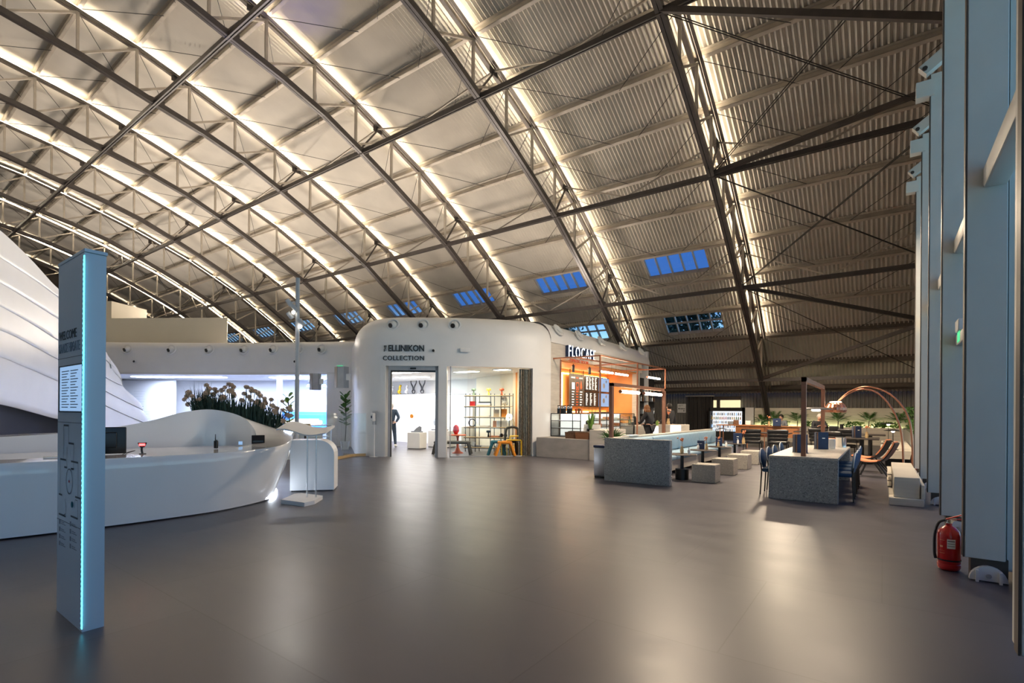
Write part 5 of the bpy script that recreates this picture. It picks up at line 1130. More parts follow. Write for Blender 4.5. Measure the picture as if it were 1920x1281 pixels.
# dark bottle cabinet right of the recess
t = thing('bottle_cabinet', 'tall black cabinet with bottles right of the orange recess', 'cabinet', (-9.35, 22.75, 0))
obj('body', MB().box(-0.3, -0.1, 0, 2.4, 0, 3.1), 'black_matte', t)
for z in (0.95, 1.35, 1.95, 2.35): obj('shelf', MB().box(-0.1, 0.1, 0.1, 2.3, z, z + 0.02), 'steel_dark', t)
random.seed(3)
for lev, z in enumerate((0.97, 1.37, 1.97, 2.37)):
    for k in range(9):
        o = solo('bottle', MB().lathe([(0.04, 0), (0.04, 0.16), (0.015, 0.22), (0.014, 0.29)], cap=True, n=8), ('steel_brushed', 'wicker', 'ink_grey')[(k + lev) % 3], '%s bottle on the %s shelf of the black cabinet, place %s from the left' % (('steel', 'brown', 'grey')[(k + lev) % 3], ('lowest', 'second', 'third', 'top')[lev], 'one two three four five six seven eight nine'.split()[k]), 'bottle', (-9.36, 22.97 + 0.24 * k, z), 0, 'bottles in the black cabinet')

# copper canopy frame
t = thing('copper_canopy', 'thin copper canopy frame standing out from the cafe front', 'frame', (0, 0, 0))
w_ = 0.045
for (x, y, z0) in ((-7.2, 14.5, 0.91), (-7.2, 17.5, 0.0), (-7.2, 20.4, 0.0)): obj('post', MB().box(x - w_ / 2, x + w_ / 2, y - w_ / 2, y + w_ / 2, z0, 3.22), 'copper', t)
for z in (3.22,):
    obj('rail', MB().bar((-7.2, 14.5, z), (-7.2, 20.4, z), w_, w_), 'copper', t)
    for y in (14.5, 17.5, 20.4): obj('cross_rail', MB().bar((-8.95 if y < 18 else -9.1, y, z), (-7.2, y, z), w_, w_), 'copper', t)
obj('inner_rail', MB().bar((-8.1, 14.5, 3.22), (-8.1, 20.4, 3.22), w_, w_), 'copper', t)
obj('rear_post', MB().box(-8.93, -8.89, 14.93, 14.97, 0.62, 3.22), 'copper_matte', t)
def tube_lamp(label, x, y0, y1, z, top, e=1.0):
    t = thing('tube_lamp', label, 'lamp', (x, (y0 + y1) / 2, z), 0, 'glowing tube lamps'); h = (y1 - y0) / 2
    obj('tube', MB().tube([(0, -h, 0), (0, h, 0)], 0.035, 12), 'tube_warm', t)
    for q in (-1, 1):
        obj('end_cap', MB().tube([(0, q * h, 0), (0, q * (h + .04), 0)], 0.037, 12), 'copper', t)
        obj('wire', MB().tube([(0, q * h * .8, 0.03), (0, q * h * .8, top - z)], 0.003, 5), 'cable', t)
tube_lamp('left glowing tube lamp hanging in the copper canopy', -8.1, 16.3, 17.35, 2.88, 3.2)
tube_lamp('right glowing tube lamp hanging in the copper canopy', -8.1, 17.5, 18.7, 2.88, 3.2)
tube_lamp('far glowing tube lamp at the end of the copper canopy', -7.25, 18.6, 19.9, 2.78, 3.2)

# ================================================================ SEATING: BANQUETTE WITH GOAL FRAME
solo('end_wall', MB().rbox(-4.74, -3.35, 9.76, 9.92, 0, 0.90, 0.012, 2), 'terrazzo', 'grey terrazzo end wall closing the banquette toward the hall', 'low wall')
solo('bench_back_wall', MB().rbox(-4.76, -4.6, 9.93, 17.6, 0, 0.90, 0.012, 1), 'terrazzo_top', 'long low stone back wall of the banquette with the copper frame on it', 'low wall')
t = thing('banquette', 'long banquette with pale blue seat and back cushions', 'bench', (-4.6, 9.93, 0))
obj('base', MB().box(0.0, 0.62, 0.05, 7.6, 0.08, 0.33), 'travertine', t)
for k in range(4):
    obj('seat_cushion', MB().rbox(0.02, 0.72, 0.03 + 1.9 * k, 1.9 + 1.9 * k, 0.33, 0.45, 0.045), 'sky_cushion', t)
    obj('back_cushion', MB().rbox(0.0, 0.14, 0.03 + 1.9 * k, 1.9 + 1.9 * k, 0.46, 0.86, 0.05), 'sky_cushion', t)
t = thing('copper_goal_frame', 'brown copper goal-shaped frame standing on the banquette wall with two tube lamps', 'frame', (-4.68, 9.97, 0.90))
for y in (0, 3.2): obj('post', MB().box(-0.035, 0.035, y - 0.045, y + 0.045, 0, 1.16), 'copper_matte', t)
obj('crossbar', MB().box(-0.035, 0.035, -0.045, 3.245, 1.10, 1.17), 'copper_matte', t)
tube_lamp('left glowing tube lamp under the goal frame on the banquette wall', -4.68, 10.45, 11.45, 1.90, 2.0)
tube_lamp('right glowing tube lamp under the goal frame on the banquette wall', -4.68, 11.8, 12.95, 1.90, 2.0)
solo('papers', MB().rbox(-0.1, 0.1, -0.25, 0.25, 0, 0.02, 0.005), 'paper', 'white papers lying on top of the banquette wall', 'papers', (-4.68, 11.0, 0.90))
t = thing('litter_bin', 'slim steel litter bin with a blue top behind the terrazzo wall', 'bin', (-5.0, 10.25, 0))
obj('body', MB().rbox(-0.16, 0.16, -0.15, 0.15, 0.03, 0.66, 0.02), 'steel_brushed', t); obj('foot', MB().rbox(-0.15, 0.15, -0.14, 0.14, 0, 0.03, 0.01), 'black', t); obj('rim', MB().rbox(-0.17, 0.17, -0.16, 0.16, 0.66, 0.71, 0.01), 'navy', t)
# arching plant behind
t = thing('spiky_plant', 'bushy narrow-leaved plant in a black planter behind the terrazzo wall', 'plant', (-5.55, 11.9, 0))
obj('planter', MB().rbox(-0.2, 0.2, -0.2, 0.2, 0, 0.62, 0.02), 'black_matte', t)
mb = MB(); random.seed(4)
for k in range(170):
    a = random.uniform(0, 2 * PI); el = random.uniform(0.15, 1.4); L = random.uniform(.3, .52); d = Vector((math.cos(a) * math.cos(el), math.sin(a) * math.cos(el), math.sin(el)))
    blade(mb, (0, 0, 0.62), tuple(Vector((0, 0, .62)) + d * L), 0.011, tuple(Vector((0, 0, 0.07)) + d * 0.05))
obj('leaves', mb, 'leaf', t)
# stone cube stools
for k, (x0, x1, y0, y1) in enumerate(((-3.22, -2.75, 10.74, 11.16), (-3.24, -2.76, 12.34, 12.80), (-3.24, -2.76, 13.86, 14.36), (-3.26, -2.78, 15.42, 15.94))):
    solo('cube_stool', MB().rbox(x0, x1, y0, y1, 0, 0.375, 0.012, 1), 'terrazzo_top', 'speckled stone cube stool, %s in the row beside the banquette' % ('nearest', 'second', 'third', 'farthest')[k], 'stool', None, 0, 'stone cube stools')
# small round tables
def round_table(label, x, y, items):
    t = thing('round_table', label, 'table', (x, y, 0), 0, 'small round tables by the banquette')
    obj('drum_base', MB().cyl(0, 0, 0, 0.23, 0.14, 28), 'black', t); obj('column', MB().cyl(0, 0, 0.23, 0.53, 0.035, 16), 'black', t)
    obj('top', MB().lathe([(0.30, 0.53), (0.31, 0.535), (0.31, 0.545), (0.30, 0.55)], n=40, cap=True), 'steel_dark', t)
    return t
TB = [(-3.5, 11.0), (-3.5, 12.55), (-3.5, 14.1), (-3.5, 15.8)]
for k, (x, y) in enumerate(TB): round_table('dark round cafe table on a black drum, %s of the row' % ('nearest', 'second', 'third', 'farthest')[k], x, y, 0)
def reed(label, x, y, z, s=1.0, flower=True):
    t = thing('reed_vase', label, 'vase', (x, y, z))
    obj('vase', MB().lathe([(0.025 * s, 0), (0.032 * s, 0.05 * s), (0.02 * s, 0.10 * s), (0.026 * s, 0.12 * s)], cap=True, n=12), 'wood_light', t)
    mb = MB(); random.seed(int(y * 10))
    for k in range(9): mb.ball(random.gauss(0, .022) * s, random.gauss(0, .022) * s, (0.2 + random.random() * .06) * s, 0.014 * s, 6)
    obj('dried_bloom', mb, 'peach', t); obj('stem', MB().tube([(0, 0, 0.1 * s), (0, 0, 0.21 * s)], 0.006, 5), 'wood', t)
def pump(label, x, y, z):
    t = thing('sanitizer_bottle', label, 'bottle', (x, y, z)); obj('bottle', MB().lathe([(0.026, 0), (0.028, 0.09), (0.012, 0.115)], cap=True, n=14), 'paper', t); obj('pump_head', MB().cyl(0, 0, 0.115, 0.145, 0.008, 8).box(-0.03, 0.008, -0.008, 0.008, 0.14, 0.152), 'white', t)
def menu_holder(label, x, y, z, n=4, h=0.21, w_=0.16, rz=0.2):
    t = thing('menu_holder', label, 'menu holder', (x, y, z), rz)
    for k in range(n): obj('menu', MB().rbox(-w_ / 2, w_ / 2, (0.14 / n) * k - 0.07, (0.14 / n) * k - 0.05, 0.006, h - 0.006 * (k % 2), 0.004, 1), ('navy', 'wicker', 'steel_dark', 'navy', 'ink_grey')[k % 5], t)
    obj('base', MB().box(-w_ / 2, w_ / 2, -0.08, 0.08, 0, 0.006), 'black', t)
    obj('menu_mark', MB().box(-0.03, 0.03, -0.072, -0.0705, h * 0.62, h * 0.68), 'paper', t)
reed('dried bloom in a tan vase on the nearest round table', -3.52, 11.05, 0.55, 1.3); pump('white pump bottle on the nearest round table', -3.34, 10.95, 0.55)
menu_holder('dark blue menu cards on the second round table', -3.6, 12.75, 0.55); pump('white pump bottle with green label on the second round table', -3.58, 12.45, 0.55); reed('dried bloom in a tan vase on the second round table', -3.40, 12.5, 0.55, 1.2)
menu_holder('grey menu cards on the third round table', -3.55, 14.25, 0.55, 3, 0.23); reed('tan vase on the third round table', -3.5, 13.98, 0.55, 1.0); pump('white pump bottle on the third round table', -3.32, 14.05, 0.55)
menu_holder('brown menu cards on the farthest round table', -3.45, 15.95, 0.55, 3, 0.3, 0.24); pump('white pump bottle on the farthest round table', -3.38, 15.65, 0.55); reed('tan vase on the farthest round table', -3.25, 15.75, 0.55, 1.5)
def mushroom_lamp(label, x, y, z, s=1.0):
    t = thing('table_lamp', label, 'lamp', (x, y, z), 0, 'disc table lamps')
    obj('base', MB().cyl(0, 0, 0, 0.012, 0.10 * s, 20), 'black', t); obj('stem', MB().tube([(0, 0, 0.012), (0, 0, 0.40 * s)], 0.008, 8), 'black', t)
    obj('shade', MB().lathe([(0.001, 0.455 * s), (0.06 * s, 0.45 * s), (0.17 * s, 0.425 * s), (0.17 * s, 0.42 * s), (0.05 * s, 0.43 * s)], n=28), 'black', t)
    obj('bulb', MB().ball(0, 0, 0.415 * s, 0.035 * s, 10), 'lamp_glow', t)
mushroom_lamp('black disc table lamp at the end of the banquette before the drinks fridge', -4.2, 17.2, 0.45, 1.1)

# ================================================================ COMMUNAL TABLE
t = thing('communal_table', 'large grey terrazzo communal table with copper frame growing from its top', 'table', (-1.57, 9.53, 0))
obj('end_slab', MB().rbox(0, 1.0, 0, 0.10, 0, 0.69, 0.008, 1), 'terrazzo', t); obj('end_slab', MB().rbox(0, 1.0, 3.5, 3.6, 0, 0.69, 0.008, 1), 'terrazzo', t)
obj('top', MB().rbox(0, 1.0, 0, 3.6, 0.69, 0.73, 0.008, 1), 'terrazzo_top', t); obj('core', MB().box(0.35, 0.65, 0.1, 3.5, 0, 0.69), 'terrazzo', t)
for y in (0.12, 3.45): obj('frame_post', MB().box(0.465, 0.535, y, y + 0.10, 0.73, 2.05), 'copper_matte', t)
obj('frame_rail', MB().box(0.465, 0.535, 0.12, 3.55, 1.97, 2.05), 'copper_matte', t)
t = thing('disc_pendant', 'wide black disc pendant with glowing underside above the communal table', 'lamp', (-1.07, 11.6, 1.52))
obj('disc', MB().lathe([(0.001, 0.05), (0.3, 0.04), (0.5, 0.01), (0.5, 0.0), (0.3, 0.015), (0.001, 0.02)], n=36, sx=0.55, sy=1.3), 'black', t)
for k, y in enumerate((-0.38, -0.12, 0.2, 0.42)): obj('bulb', MB().ball(0, y, -0.01, 0.045, 10, sz=0.6), 'lamp_glow', t)
for y in (-0.3, 0.0, 0.3): obj('wire', MB().tube([(0, y, 0.04), (0, y, 0.46)], 0.002, 4), 'cable', t)
menu_holder('near block of tall dark blue menus on the communal table', -1.22, 10.55, 0.73, 6, 0.33, 0.20, 0.75)
menu_holder('far block of tall dark blue menus on the communal table', -1.0, 11.85, 0.73, 6, 0.34, 0.21, 0.7)
solo('napkin_box', MB().rbox(-0.06, 0.06, -0.06, 0.06, 0, 0.2, 0.01), 'paper', 'white napkin box behind the menus on the communal table', 'box', (-0.84, 12.15, 0.73))
t = thing('cutlery_tin', 'shiny steel cutlery container on the communal table', 'container', (-0.72, 12.75, 0.73)); obj('tin', MB().lathe([(0.1, 0), (0.1, 0.2), (0.105, 0.21), (0.09, 0.21), (0.09, 0.02)], cap=True), 'chrome', t)
# blue chairs
def blue_chair(label, x, y, rz):
    t = thing('cafe_chair', label, 'chair', (x, y, 0), rz, 'blue padded chairs at the communal table')
    obj('seat', MB().rbox(-0.22, 0.22, -0.22, 0.22, 0.40, 0.47, 0.035), 'blue_fabric', t)
    bk = MB().lathe([(0.001, -0.028), (0.17, -0.028), (0.20, -0.01), (0.20, 0.01), (0.17, 0.028), (0.001, 0.028)], n=24).xf(Matrix.Translation((0, -0.24, 0.63)) @ Matrix.Rotation(PI / 2 + 0.12, 4, 'X') @ Matrix.Diagonal((1.1, 0.85, 1, 1)))
    b_ = obj('backrest', bk, 'blue_fabric', t)
    obj('piping', MB().tube([(0.22 * math.cos(a), -0.24 - 0.17 * math.sin(a) * 0.12, 0.63 + 0.17 * math.sin(a)) for a in [q * 2 * PI / 24 for q in range(24)]], 0.008, 6, closed=True), 'paper', b_)
    for a, c in ((-1, 1), (1, 1)): obj('leg', MB().tube([(a * 0.19, c * 0.18, 0.42), (a * 0.21, c * 0.2, 0)], 0.011, 8), 'black', t)
    for a in (-1, 1): obj('leg', MB().tube([(a * 0.19, -0.25, 0.68), (a * 0.2, -0.22, 0.42), (a * 0.21, -0.24, 0)], 0.011, 8), 'black', t)
    return t
bc = None
for k, (x, y, rz, lab) in enumerate(((-0.62, 10.12, PI / 2, 'nearest on the right side of the communal table'), (-0.62, 10.82, PI / 2, 'second on the right side of the communal table'), (-0.62, 11.52, PI / 2, 'third on the right side of the communal table'), (-0.62, 12.25, PI / 2, 'farthest on the right side of the communal table'),
        (-1.52, 10.1, -PI / 2, 'nearest on the left side of the communal table'), (-1.52, 10.75, -PI / 2, 'second on the left side of the communal table'), (-1.52, 11.4, -PI / 2, 'third on the left side of the communal table'), (-1.56, 12.5, -PI / 2, 'paler one farthest on the left of the communal table'))):
    lab = 'blue round-backed chair, ' + lab
    if bc is None: bc = blue_chair(lab, x, y, rz)
    else: dup(bc, (x, y, 0), rz, lab)
# peach and black lounge chairs
for k, (x, y, rz, lab) in enumerate(((-0.18, 14.25, 1.35, 'nearer peach and black plywood lounge chair beyond the blue chairs'), (-0.30, 15.4, 1.3, 'farther peach and black plywood lounge chair'), (-1.3, 14.6, 2.6, 'peach padded lounge chair seen over the communal table'))):
    t = thing('lounge_chair', lab, 'chair', (x, y, 0), rz)
    sh_ = smooth_path([(0.30, 0.38), (0.1, 0.34), (-0.12, 0.36), (-0.26, 0.46), (-0.38, 0.66), (-0.44, 0.80)], 4)
    def slab(w0, off, th):
        r_ = []
        for i, (yy, zz) in enumerate(sh_):
            wv = w0 * (1.0 - 0.25 * abs(i / len(sh_) - 0.3)); r_.append([(-wv, -yy * -1, zz + off), (wv, yy, zz + off), (wv, yy - 0.01, zz + off - th), (-wv, yy - 0.01, zz + off - th)])
        return MB().rings(r_, cap=True)
    obj('shell', slab(0.23, 0, 0.02), 'black', t)
    P_ = [p for p in sh_]
    c1 = MB().rings([[(-0.19, y_ , z_ + 0.035), (0.19, y_, z_ + 0.035), (0.2, y_, z_ + 0.008), (-0.2, y_, z_ + 0.008)] for y_, z_ in sh_[:9]], cap=True); obj('seat_pad', c1, 'peach', t)
    c2 = MB().rings([[(-0.17, y_ + 0.03, z_ + 0.03), (0.17, y_ + 0.03, z_ + 0.03), (0.17, y_ + 0.008, z_ + 0.01), (-0.17, y_ + 0.008, z_ + 0.01)] for y_, z_ in sh_[11:]], cap=True); obj('back_pad', c2, 'peach', t)
    for a in (-1, 1):
        obj('leg', MB().bar((a * 0.17, 0.16, 0.33), (a * 0.2, 0.30, 0.0), 0.05, 0.02), 'black', t); obj('leg', MB().bar((a * 0.15, -0.12, 0.34), (a * 0.2, -0.36, 0.0), 0.06, 0.025), 'black', t)

# ================================================================ RIGHT EDGE: STONE BENCH, PLATFORM, ARC LAMP
t = thing('stone_bench', 'ribbed travertine stone bench near the glass wall', 'bench', (0, 0, 0))
obj('seat_block', MB().rbox(0.14, 0.47, 10.15, 13.2, 0.12, 0.44, 0.008, 1), 'travertine', t)
obj('foot_block', MB().rbox(0.08, 0.52, 10.05, 13.3, 0.0, 0.12, 0.008, 1), 'travertine', t)
obj('side_fin', MB().rbox(0.48, 0.53, 10.1, 13.2, 0.12, 0.34, 0.008, 1), 'travertine', t)
for k in range(3): obj('side_shelf', MB().box(0.07, 0.13, 11.4, 13.0, 0.12 + 0.11 * k, 0.145 + 0.11 * k), 'travertine', t)
t = thing('stone_platform', 'wide pale stone seat platform below the planter', 'platform', (0, 0, 0))
obj('slab', MB().rbox(-0.06, 0.68, 17.2, 23.5, 0.22, 0.45, 0.01, 1), 'travertine', t); obj('recessed_base', MB().box(0.05, 0.6, 17.4, 23.4, 0, 0.22), 'black_matte', t)
solo('side_planter', MB().rbox(0.72, 0.95, 17.0, 28.3, 0, 0.82, 0.01, 1), 'steel_brushed', 'grey side planter wall along the glass at the corner', 'planter')
mushroom_lamp('nearer black disc lamp on the stone platform', 0.22, 17.45, 0.45, 1.25); mushroom_lamp('farther black disc lamp on the stone platform', 0.15, 22.4, 0.45, 1.5)
t = thing('arc_lamp', 'tall double copper arc lamp with a ribbed copper shade', 'lamp', (0, 0, 0))
A1 = smooth_path([(0.50, 13.45, 0.0), (0.49, 13.45, 0.9), (0.40, 13.45, 1.45), (0.12, 13.45, 1.86), (-0.28, 13.45, 2.03), (-0.62, 13.45, 1.92), (-0.86, 13.40, 1.66)], 6)
A2 = smooth_path([(0.36, 13.62, 0.0), (0.33, 13.62, 0.9), (0.22, 13.6, 1.4), (-0.02, 13.55, 1.82), (-0.30, 13.5, 1.98), (-0.60, 13.45, 1.90), (-0.84, 13.40, 1.66)], 6)
obj('arm', MB().tube(A1, [0.022 - 0.008 * i / len(A1) for i in range(len(A1))], 10), 'copper', t); obj('arm', MB().tube(A2, [0.022 - 0.008 * i / len(A2) for i in range(len(A2))], 10), 'copper', t)
sh_ = []
for r, z in ((0.12, 1.69), (0.165, 1.65), (0.205, 1.58), (0.21, 1.52), (0.195, 1.47)): sh_.append([(-0.86 + (r + 0.006 * (k % 2)) * math.cos(2 * PI * k / 40), 13.4 + (r + 0.006 * (k % 2)) * math.sin(2 * PI * k / 40), z) for k in range(40)])
s_ = obj('shade', MB().rings(sh_, smooth=False), 'copper', t); obj('glow_ring', MB().lathe([(0.115, 1.69), (0.11, 1.71), (0.04, 1.715)], -0.86, 13.4, 24), 'lamp_glow', s_)
obj('bulb', MB().ball(-0.86, 13.4, 1.56, 0.06, 12), 'lamp_glow', s_); obj('foot', MB().cyl(0.43, 13.53, 0, 0.03, 0.2, 24), 'copper_matte', t)
# fire extinguishers
def extinguisher(label, x, y, rz, s=1.0):
    t = thing('fire_extinguisher', label, 'fire extinguisher', (x, y, 0), rz); t.scale = (s, s, s)
    obj('cylinder', MB().lathe([(0.06, 0.0), (0.075, 0.012), (0.08, 0.03), (0.08, 0.055), (0.077, 0.058), (0.08, 0.062), (0.08, 0.30), (0.072, 0.335), (0.045, 0.365), (0.022, 0.38), (0.022, 0.40)], cap=True, n=28), 'red', t)
    obj('valve', MB().cyl(0, 0, 0.40, 0.43, 0.02, 12).bar((-0.03, 0, 0.42), (0.05, 0, 0.435), 0.02, 0.02), 'chrome', t)
    obj('handle', MB().bar((-0.02, 0, 0.435), (0.085, 0, 0.475), 0.02, 0.008).bar((-0.01, 0, 0.43), (0.09, 0, 0.44), 0.02, 0.008), 'red', t)
    obj('gauge', MB().tube([(0.0, -0.022, 0.42), (0, -0.035, 0.42)], 0.018, 12), 'chrome', t)
    obj('hose', MB().tube(smooth_path([(-0.02, 0.0, 0.425), (-0.07, 0.0, 0.40), (-0.098, 0.0, 0.30), (-0.10, 0, 0.15), (-0.092, 0, 0.09)], 5), 0.011, 8), 'black', t)
    obj('strap', MB().lathe([(0.083, 0.085), (0.083, 0.097)], n=28), 'black', t)
    def arc(a0, a1, z0, z1, r=0.0812): return MB().rings([[(r * math.cos(a0 + (a1 - a0) * i / 8), r * math.sin(a0 + (a1 - a0) * i / 8), z) for i in range(9)] for z in (z0, z1)], closed=False)
    lb = obj('label', arc(-2.05, -1.35, 0.195, 0.275), 'paper', t)
    obj('label_text', MB().join(arc(-2.0, -1.4, 0.255, 0.262, 0.0818)).join(arc(-2.0, -1.4, 0.235, 0.239, 0.0818)).join(arc(-2.0, -1.4, 0.215, 0.219, 0.0818)), 'ink', lb)
    obj('side_print', MB().join(arc(-2.75, -2.25, 0.15, 0.153)).join(arc(-2.75, -2.25, 0.17, 0.172)).join(arc(-2.7, -2.4, 0.2, 0.215)).join(arc(-2.75, -2.25, 0.26, 0.262)), 'peach', t)
    return t
extinguisher('red fire extinguisher on the floor in front of the near wall post', 0.50, 6.22, 0.25, 1.08)
extinguisher('distant red fire extinguisher by the last wall posts', 0.66, 15.5, 0.25, 1.25)

# ================================================================ BACK OF THE CAFE
yb = 29.8
t = thing('curtain', 'dark grey hanging slat curtain left of the drinks fridge', 'curtain', (-9.15, yb - 0.15, 0))
obj('fabric', MB().rings([[(0.02 * i, 0.05 * math.sin(i * 0.55), z) for i in range(70)] for z in (0.02, 2.35)], closed=False), 'curtain_dark', t)
obj('rail', MB().box(-0.1, 1.5, -0.06, 0.06, 2.35, 2.42), 'concrete_light', t)
t = thing('kitchen_opening', 'lit cream serving window above the drinks fridge', 'window', (-7.72, yb - 0.12, 1.72))
obj('frame', MB().box(-0.06, 1.45, 0, 0.1, 0.42, 0.62).box(-0.06, 0.0, 0, 0.1, 0, 0.62).box(0.18, 0.36, 0, 0.08, 0, 0.42), 'steel_dark', t)
obj('lit_wall', MB().box(0, 1.42, 0.05, 0.06, 0, 0.42), 'lit_cream', t)
t = thing('drinks_fridge', 'tall open lit drinks fridge with rows of coloured bottles', 'fridge', (-7.75, yb - 0.9, 0))
obj('cabinet', MB().box(0, 0.06, 0, 0.75, 0, 1.72).box(1.70, 1.76, 0, 0.75, 0, 1.72).box(0, 1.76, 0, 0.75, 1.52, 1.72).box(0, 1.76, 0, 0.75, 0, 0.42), 'black_matte', t)
obj('lit_back', MB().box(0.06, 1.70, 0.6, 0.62, 0.42, 1.52), 'fridge_white', t)
for k, z in enumerate((0.62, 0.84, 1.06, 1.28)): obj('shelf', MB().box(0.06, 1.70, 0.1, 0.6, z, z + 0.015), 'white', t)
cols_ = ('yellow', 'leaf_bright', 'orange', 'red', 'navy', 'paper', 'coral')
proto = {}
for lev, z in enumerate((0.42, 0.635, 0.855, 1.075, 1.295)):
    for k in range(15):
        m = cols_[(k // 2) % 5] if lev == 3 else ('paper', 'screen_pale', 'ink_grey', 'paper', 'navy')[(k + lev) % 5]
        nm = {'yellow': 'yellow', 'leaf_bright': 'green', 'orange': 'orange', 'red': 'red', 'navy': 'dark blue', 'paper': 'white', 'coral': 'red', 'screen_pale': 'pale blue', 'ink_grey': 'grey'}[m]
        o = solo('drink_bottle', MB().lathe([(0.032, 0), (0.032, 0.11), (0.013, 0.15), (0.013, 0.17)], cap=True, n=8), m,
             '%s drink in the lit fridge, %s shelf, place %s' % (nm, ('lowest', 'second', 'middle', 'fourth', 'top')[lev], 'one two three four five six seven eight nine ten eleven twelve thirteen fourteen fifteen'.split()[k]), 'bottle', (-7.62 + 0.104 * k, yb - 0.72, z + 0.002), 0, 'bottles in the drinks fridge')
solo('white_pillar', MB().rbox(-5.92, -5.5, 29.0, 29.5, 0, 1.72, 0.01, 1), 'white', 'white block pillar between the fridge and the planting', 'pillar')
t = thing('notice', 'white paper notice with dark print on the grey corrugated wall', 'notice', (-9.80, yb + 0.075, 1.42))
obj('sheet', MB().box(0, 0.50, -0.01, 0, 0, 0.52), 'paper', t)
for x0, x1, z0, z1 in ((0.06, 0.34, 0.43, 0.445), (0.06, 0.20, 0.38, 0.395), (0.05, 0.14, 0.21, 0.27), (0.16, 0.20, 0.21, 0.27), (0.22, 0.32, 0.21, 0.26), (0.34, 0.44, 0.21, 0.25)):
    obj('printed_line', MB().box(x0, x1, -0.012, -0.0105, z0, z1), 'ink', t)
obj('printed_arrow', MB().add([(0.34, -0.012, 0.13), (0.42, -0.012, 0.13), (0.38, -0.012, 0.06), (0.365, -0.012, 0.17), (0.395, -0.012, 0.17), (0.395, -0.012, 0.13), (0.365, -0.012, 0.13)], [(0, 1, 2), (3, 4, 5, 6)]), 'ink', t)
# planter
t = thing('planter_wall', 'long pale travertine planter wall along the back of the cafe', 'planter', (0, 0, 0))
obj('back_panel', MB().box(-5.45, 1.15, 29.0, 29.1, 0, 1.70), 'travertine', t); obj('front_box', MB().box(-5.45, 0.72, 28.35, 28.42, 0, 0.80), 'travertine', t)
obj('soil', MB().box(-5.45, 1.15, 28.42, 29.0, 0.6, 0.72), 'soil', t); obj('led_strip', MB().box(-5.4, 0.7, 28.90, 28.93, 0.73, 0.76), 'plant_led', t)
random.seed(21)
def palm(label, x, y, z, h, n, L, m='leaf', group=None, spread=1.0):
    t = thing('palm_plant', label, 'plant', (x, y, z), 0, group)
    obj('trunk', MB().tube([(0, 0, 0), (0.02, 0, h)], 0.02, 6), 'bark', t)
    mb = MB()
    for k in range(n):
        a = k * 2.4 + random.uniform(-.2, .2); el = random.uniform(0.0, 0.35) + 1.15 * (k / n); d = Vector((math.cos(a) * math.cos(el) * spread, math.sin(a) * math.cos(el) * spread, math.sin(el))); 
        P = [Vector((0, 0, h)) + d * L * q - Vector((0, 0, 0.30 * L * q * q)) for q in (0, .33, .66, 1)]
        sd = Vector((-math.sin(a), math.cos(a), 0))
        for p, q in zip(P, P[1:]): mb.add([p - sd * .006, p + sd * .006, q + sd * .006, q - sd * .006], [(0, 1, 2, 3)])
        for q in range(10):
            u = 0.25 + 0.75 * q / 9; i = min(2, int(u * 3)); f = u * 3 - i; c = P[i].lerp(P[i + 1], f); ll = L * 0.32 * (1 - abs(u - 0.5))
            for s in (-1, 1):
                e_ = c + (sd * s * 0.8 + d * 0.6 - Vector((0, 0, 0.15))).normalized() * ll; mb.add([c - d * .014, c + d * .014, e_], [(0, 1, 2)])
    obj('fronds', mb, m, t); return t
for k, (x, h, L, m, lab) in enumerate(((-5.05, 0.30, .42, 'leaf', 'thin dark arching palm at the left end of the planter'), (-4.45, 0.38, .55, 'leaf', 'full palm behind the wooden counter'), (-3.45, 0.40, .52, 'leaf', 'palm right of the seated person in grey'),
      (-1.75, 0.42, .50, 'leaf', 'loose palm under the copper arc lamp shade'), (-0.55, 0.45, .48, 'leaf', 'dark star-shaped palm left of the lit agave'), (0.55, 0.40, .55, 'leaf', 'wide palm at the right end of the planter'))):
    palm(lab, x, 28.7, 0.72, h * 0.85, 18, L * 1.35, m, 'palms in the back planter')
t = thing('agave_plant', 'bright upright agave lit from below between two palms', 'plant', (0.0, 28.7, 0.72))
for k in range(9):
    a = k * 2.4; s_ = Vector((-math.sin(a), math.cos(a), 0)) * 0.035; tip_ = Vector((math.cos(a) * 0.22, math.sin(a) * 0.15, 0.5 - 0.03 * k))
    obj('leaf', MB().add([-s_, s_, tip_ * .5 + s_, tip_, tip_ * .5 - s_], [(0, 1, 2, 4), (4, 2, 3)]), 'leaf_bright', t)
def shrub(label, x, y, z, w_, h, n, group, m='leaf_bright'):
    t = thing('leafy_shrub', label, 'plant', (x, y, z), 0, group); mb = MB()
    for k in range(n):
        c = Vector((random.gauss(0, w_ * .45), random.gauss(0, .12), random.uniform(0.02, h))); a = random.uniform(0, 6.28); d = Vector((math.cos(a), math.sin(a) * .6, random.uniform(.1, .9))).normalized() * 0.10; s_ = d.cross(Vector((random.random(), random.random(), .3))).normalized() * 0.035
        mb.add([c, c + d * .5 + s_, c + d, c + d * .5 - s_], [(0, 1, 2, 3)])
    obj('foliage', mb, m, t); obj('stem', MB().tube([(0, 0, -0.02), (0, 0, h * .6)], 0.012, 5), 'bark', t)
for k, x in enumerate((-4.9, -4.1, -3.0, -2.45, -1.3, -0.95, -0.2, 0.35)):
    shrub('low bright green shrub in the planter, %s from the left' % ['first', 'second', 'third', 'fourth', 'fifth', 'sixth', 'seventh', 'eighth'][k], x, 28.62, 0.72, 0.28, 0.30, 90, 'shrubs in the back planter', 'leaf_bright' if k % 2 else 'leaf')
shrub('dense dark green corner shrub hanging over the side planter', 0.85, 24.0, 0.82, 0.2, 0.85, 260, None, 'leaf'); shrub('leafy bush spilling over the side planter wall near the arc lamp', 0.85, 20.0, 0.72, 0.16, 0.5, 200, None, 'leaf')
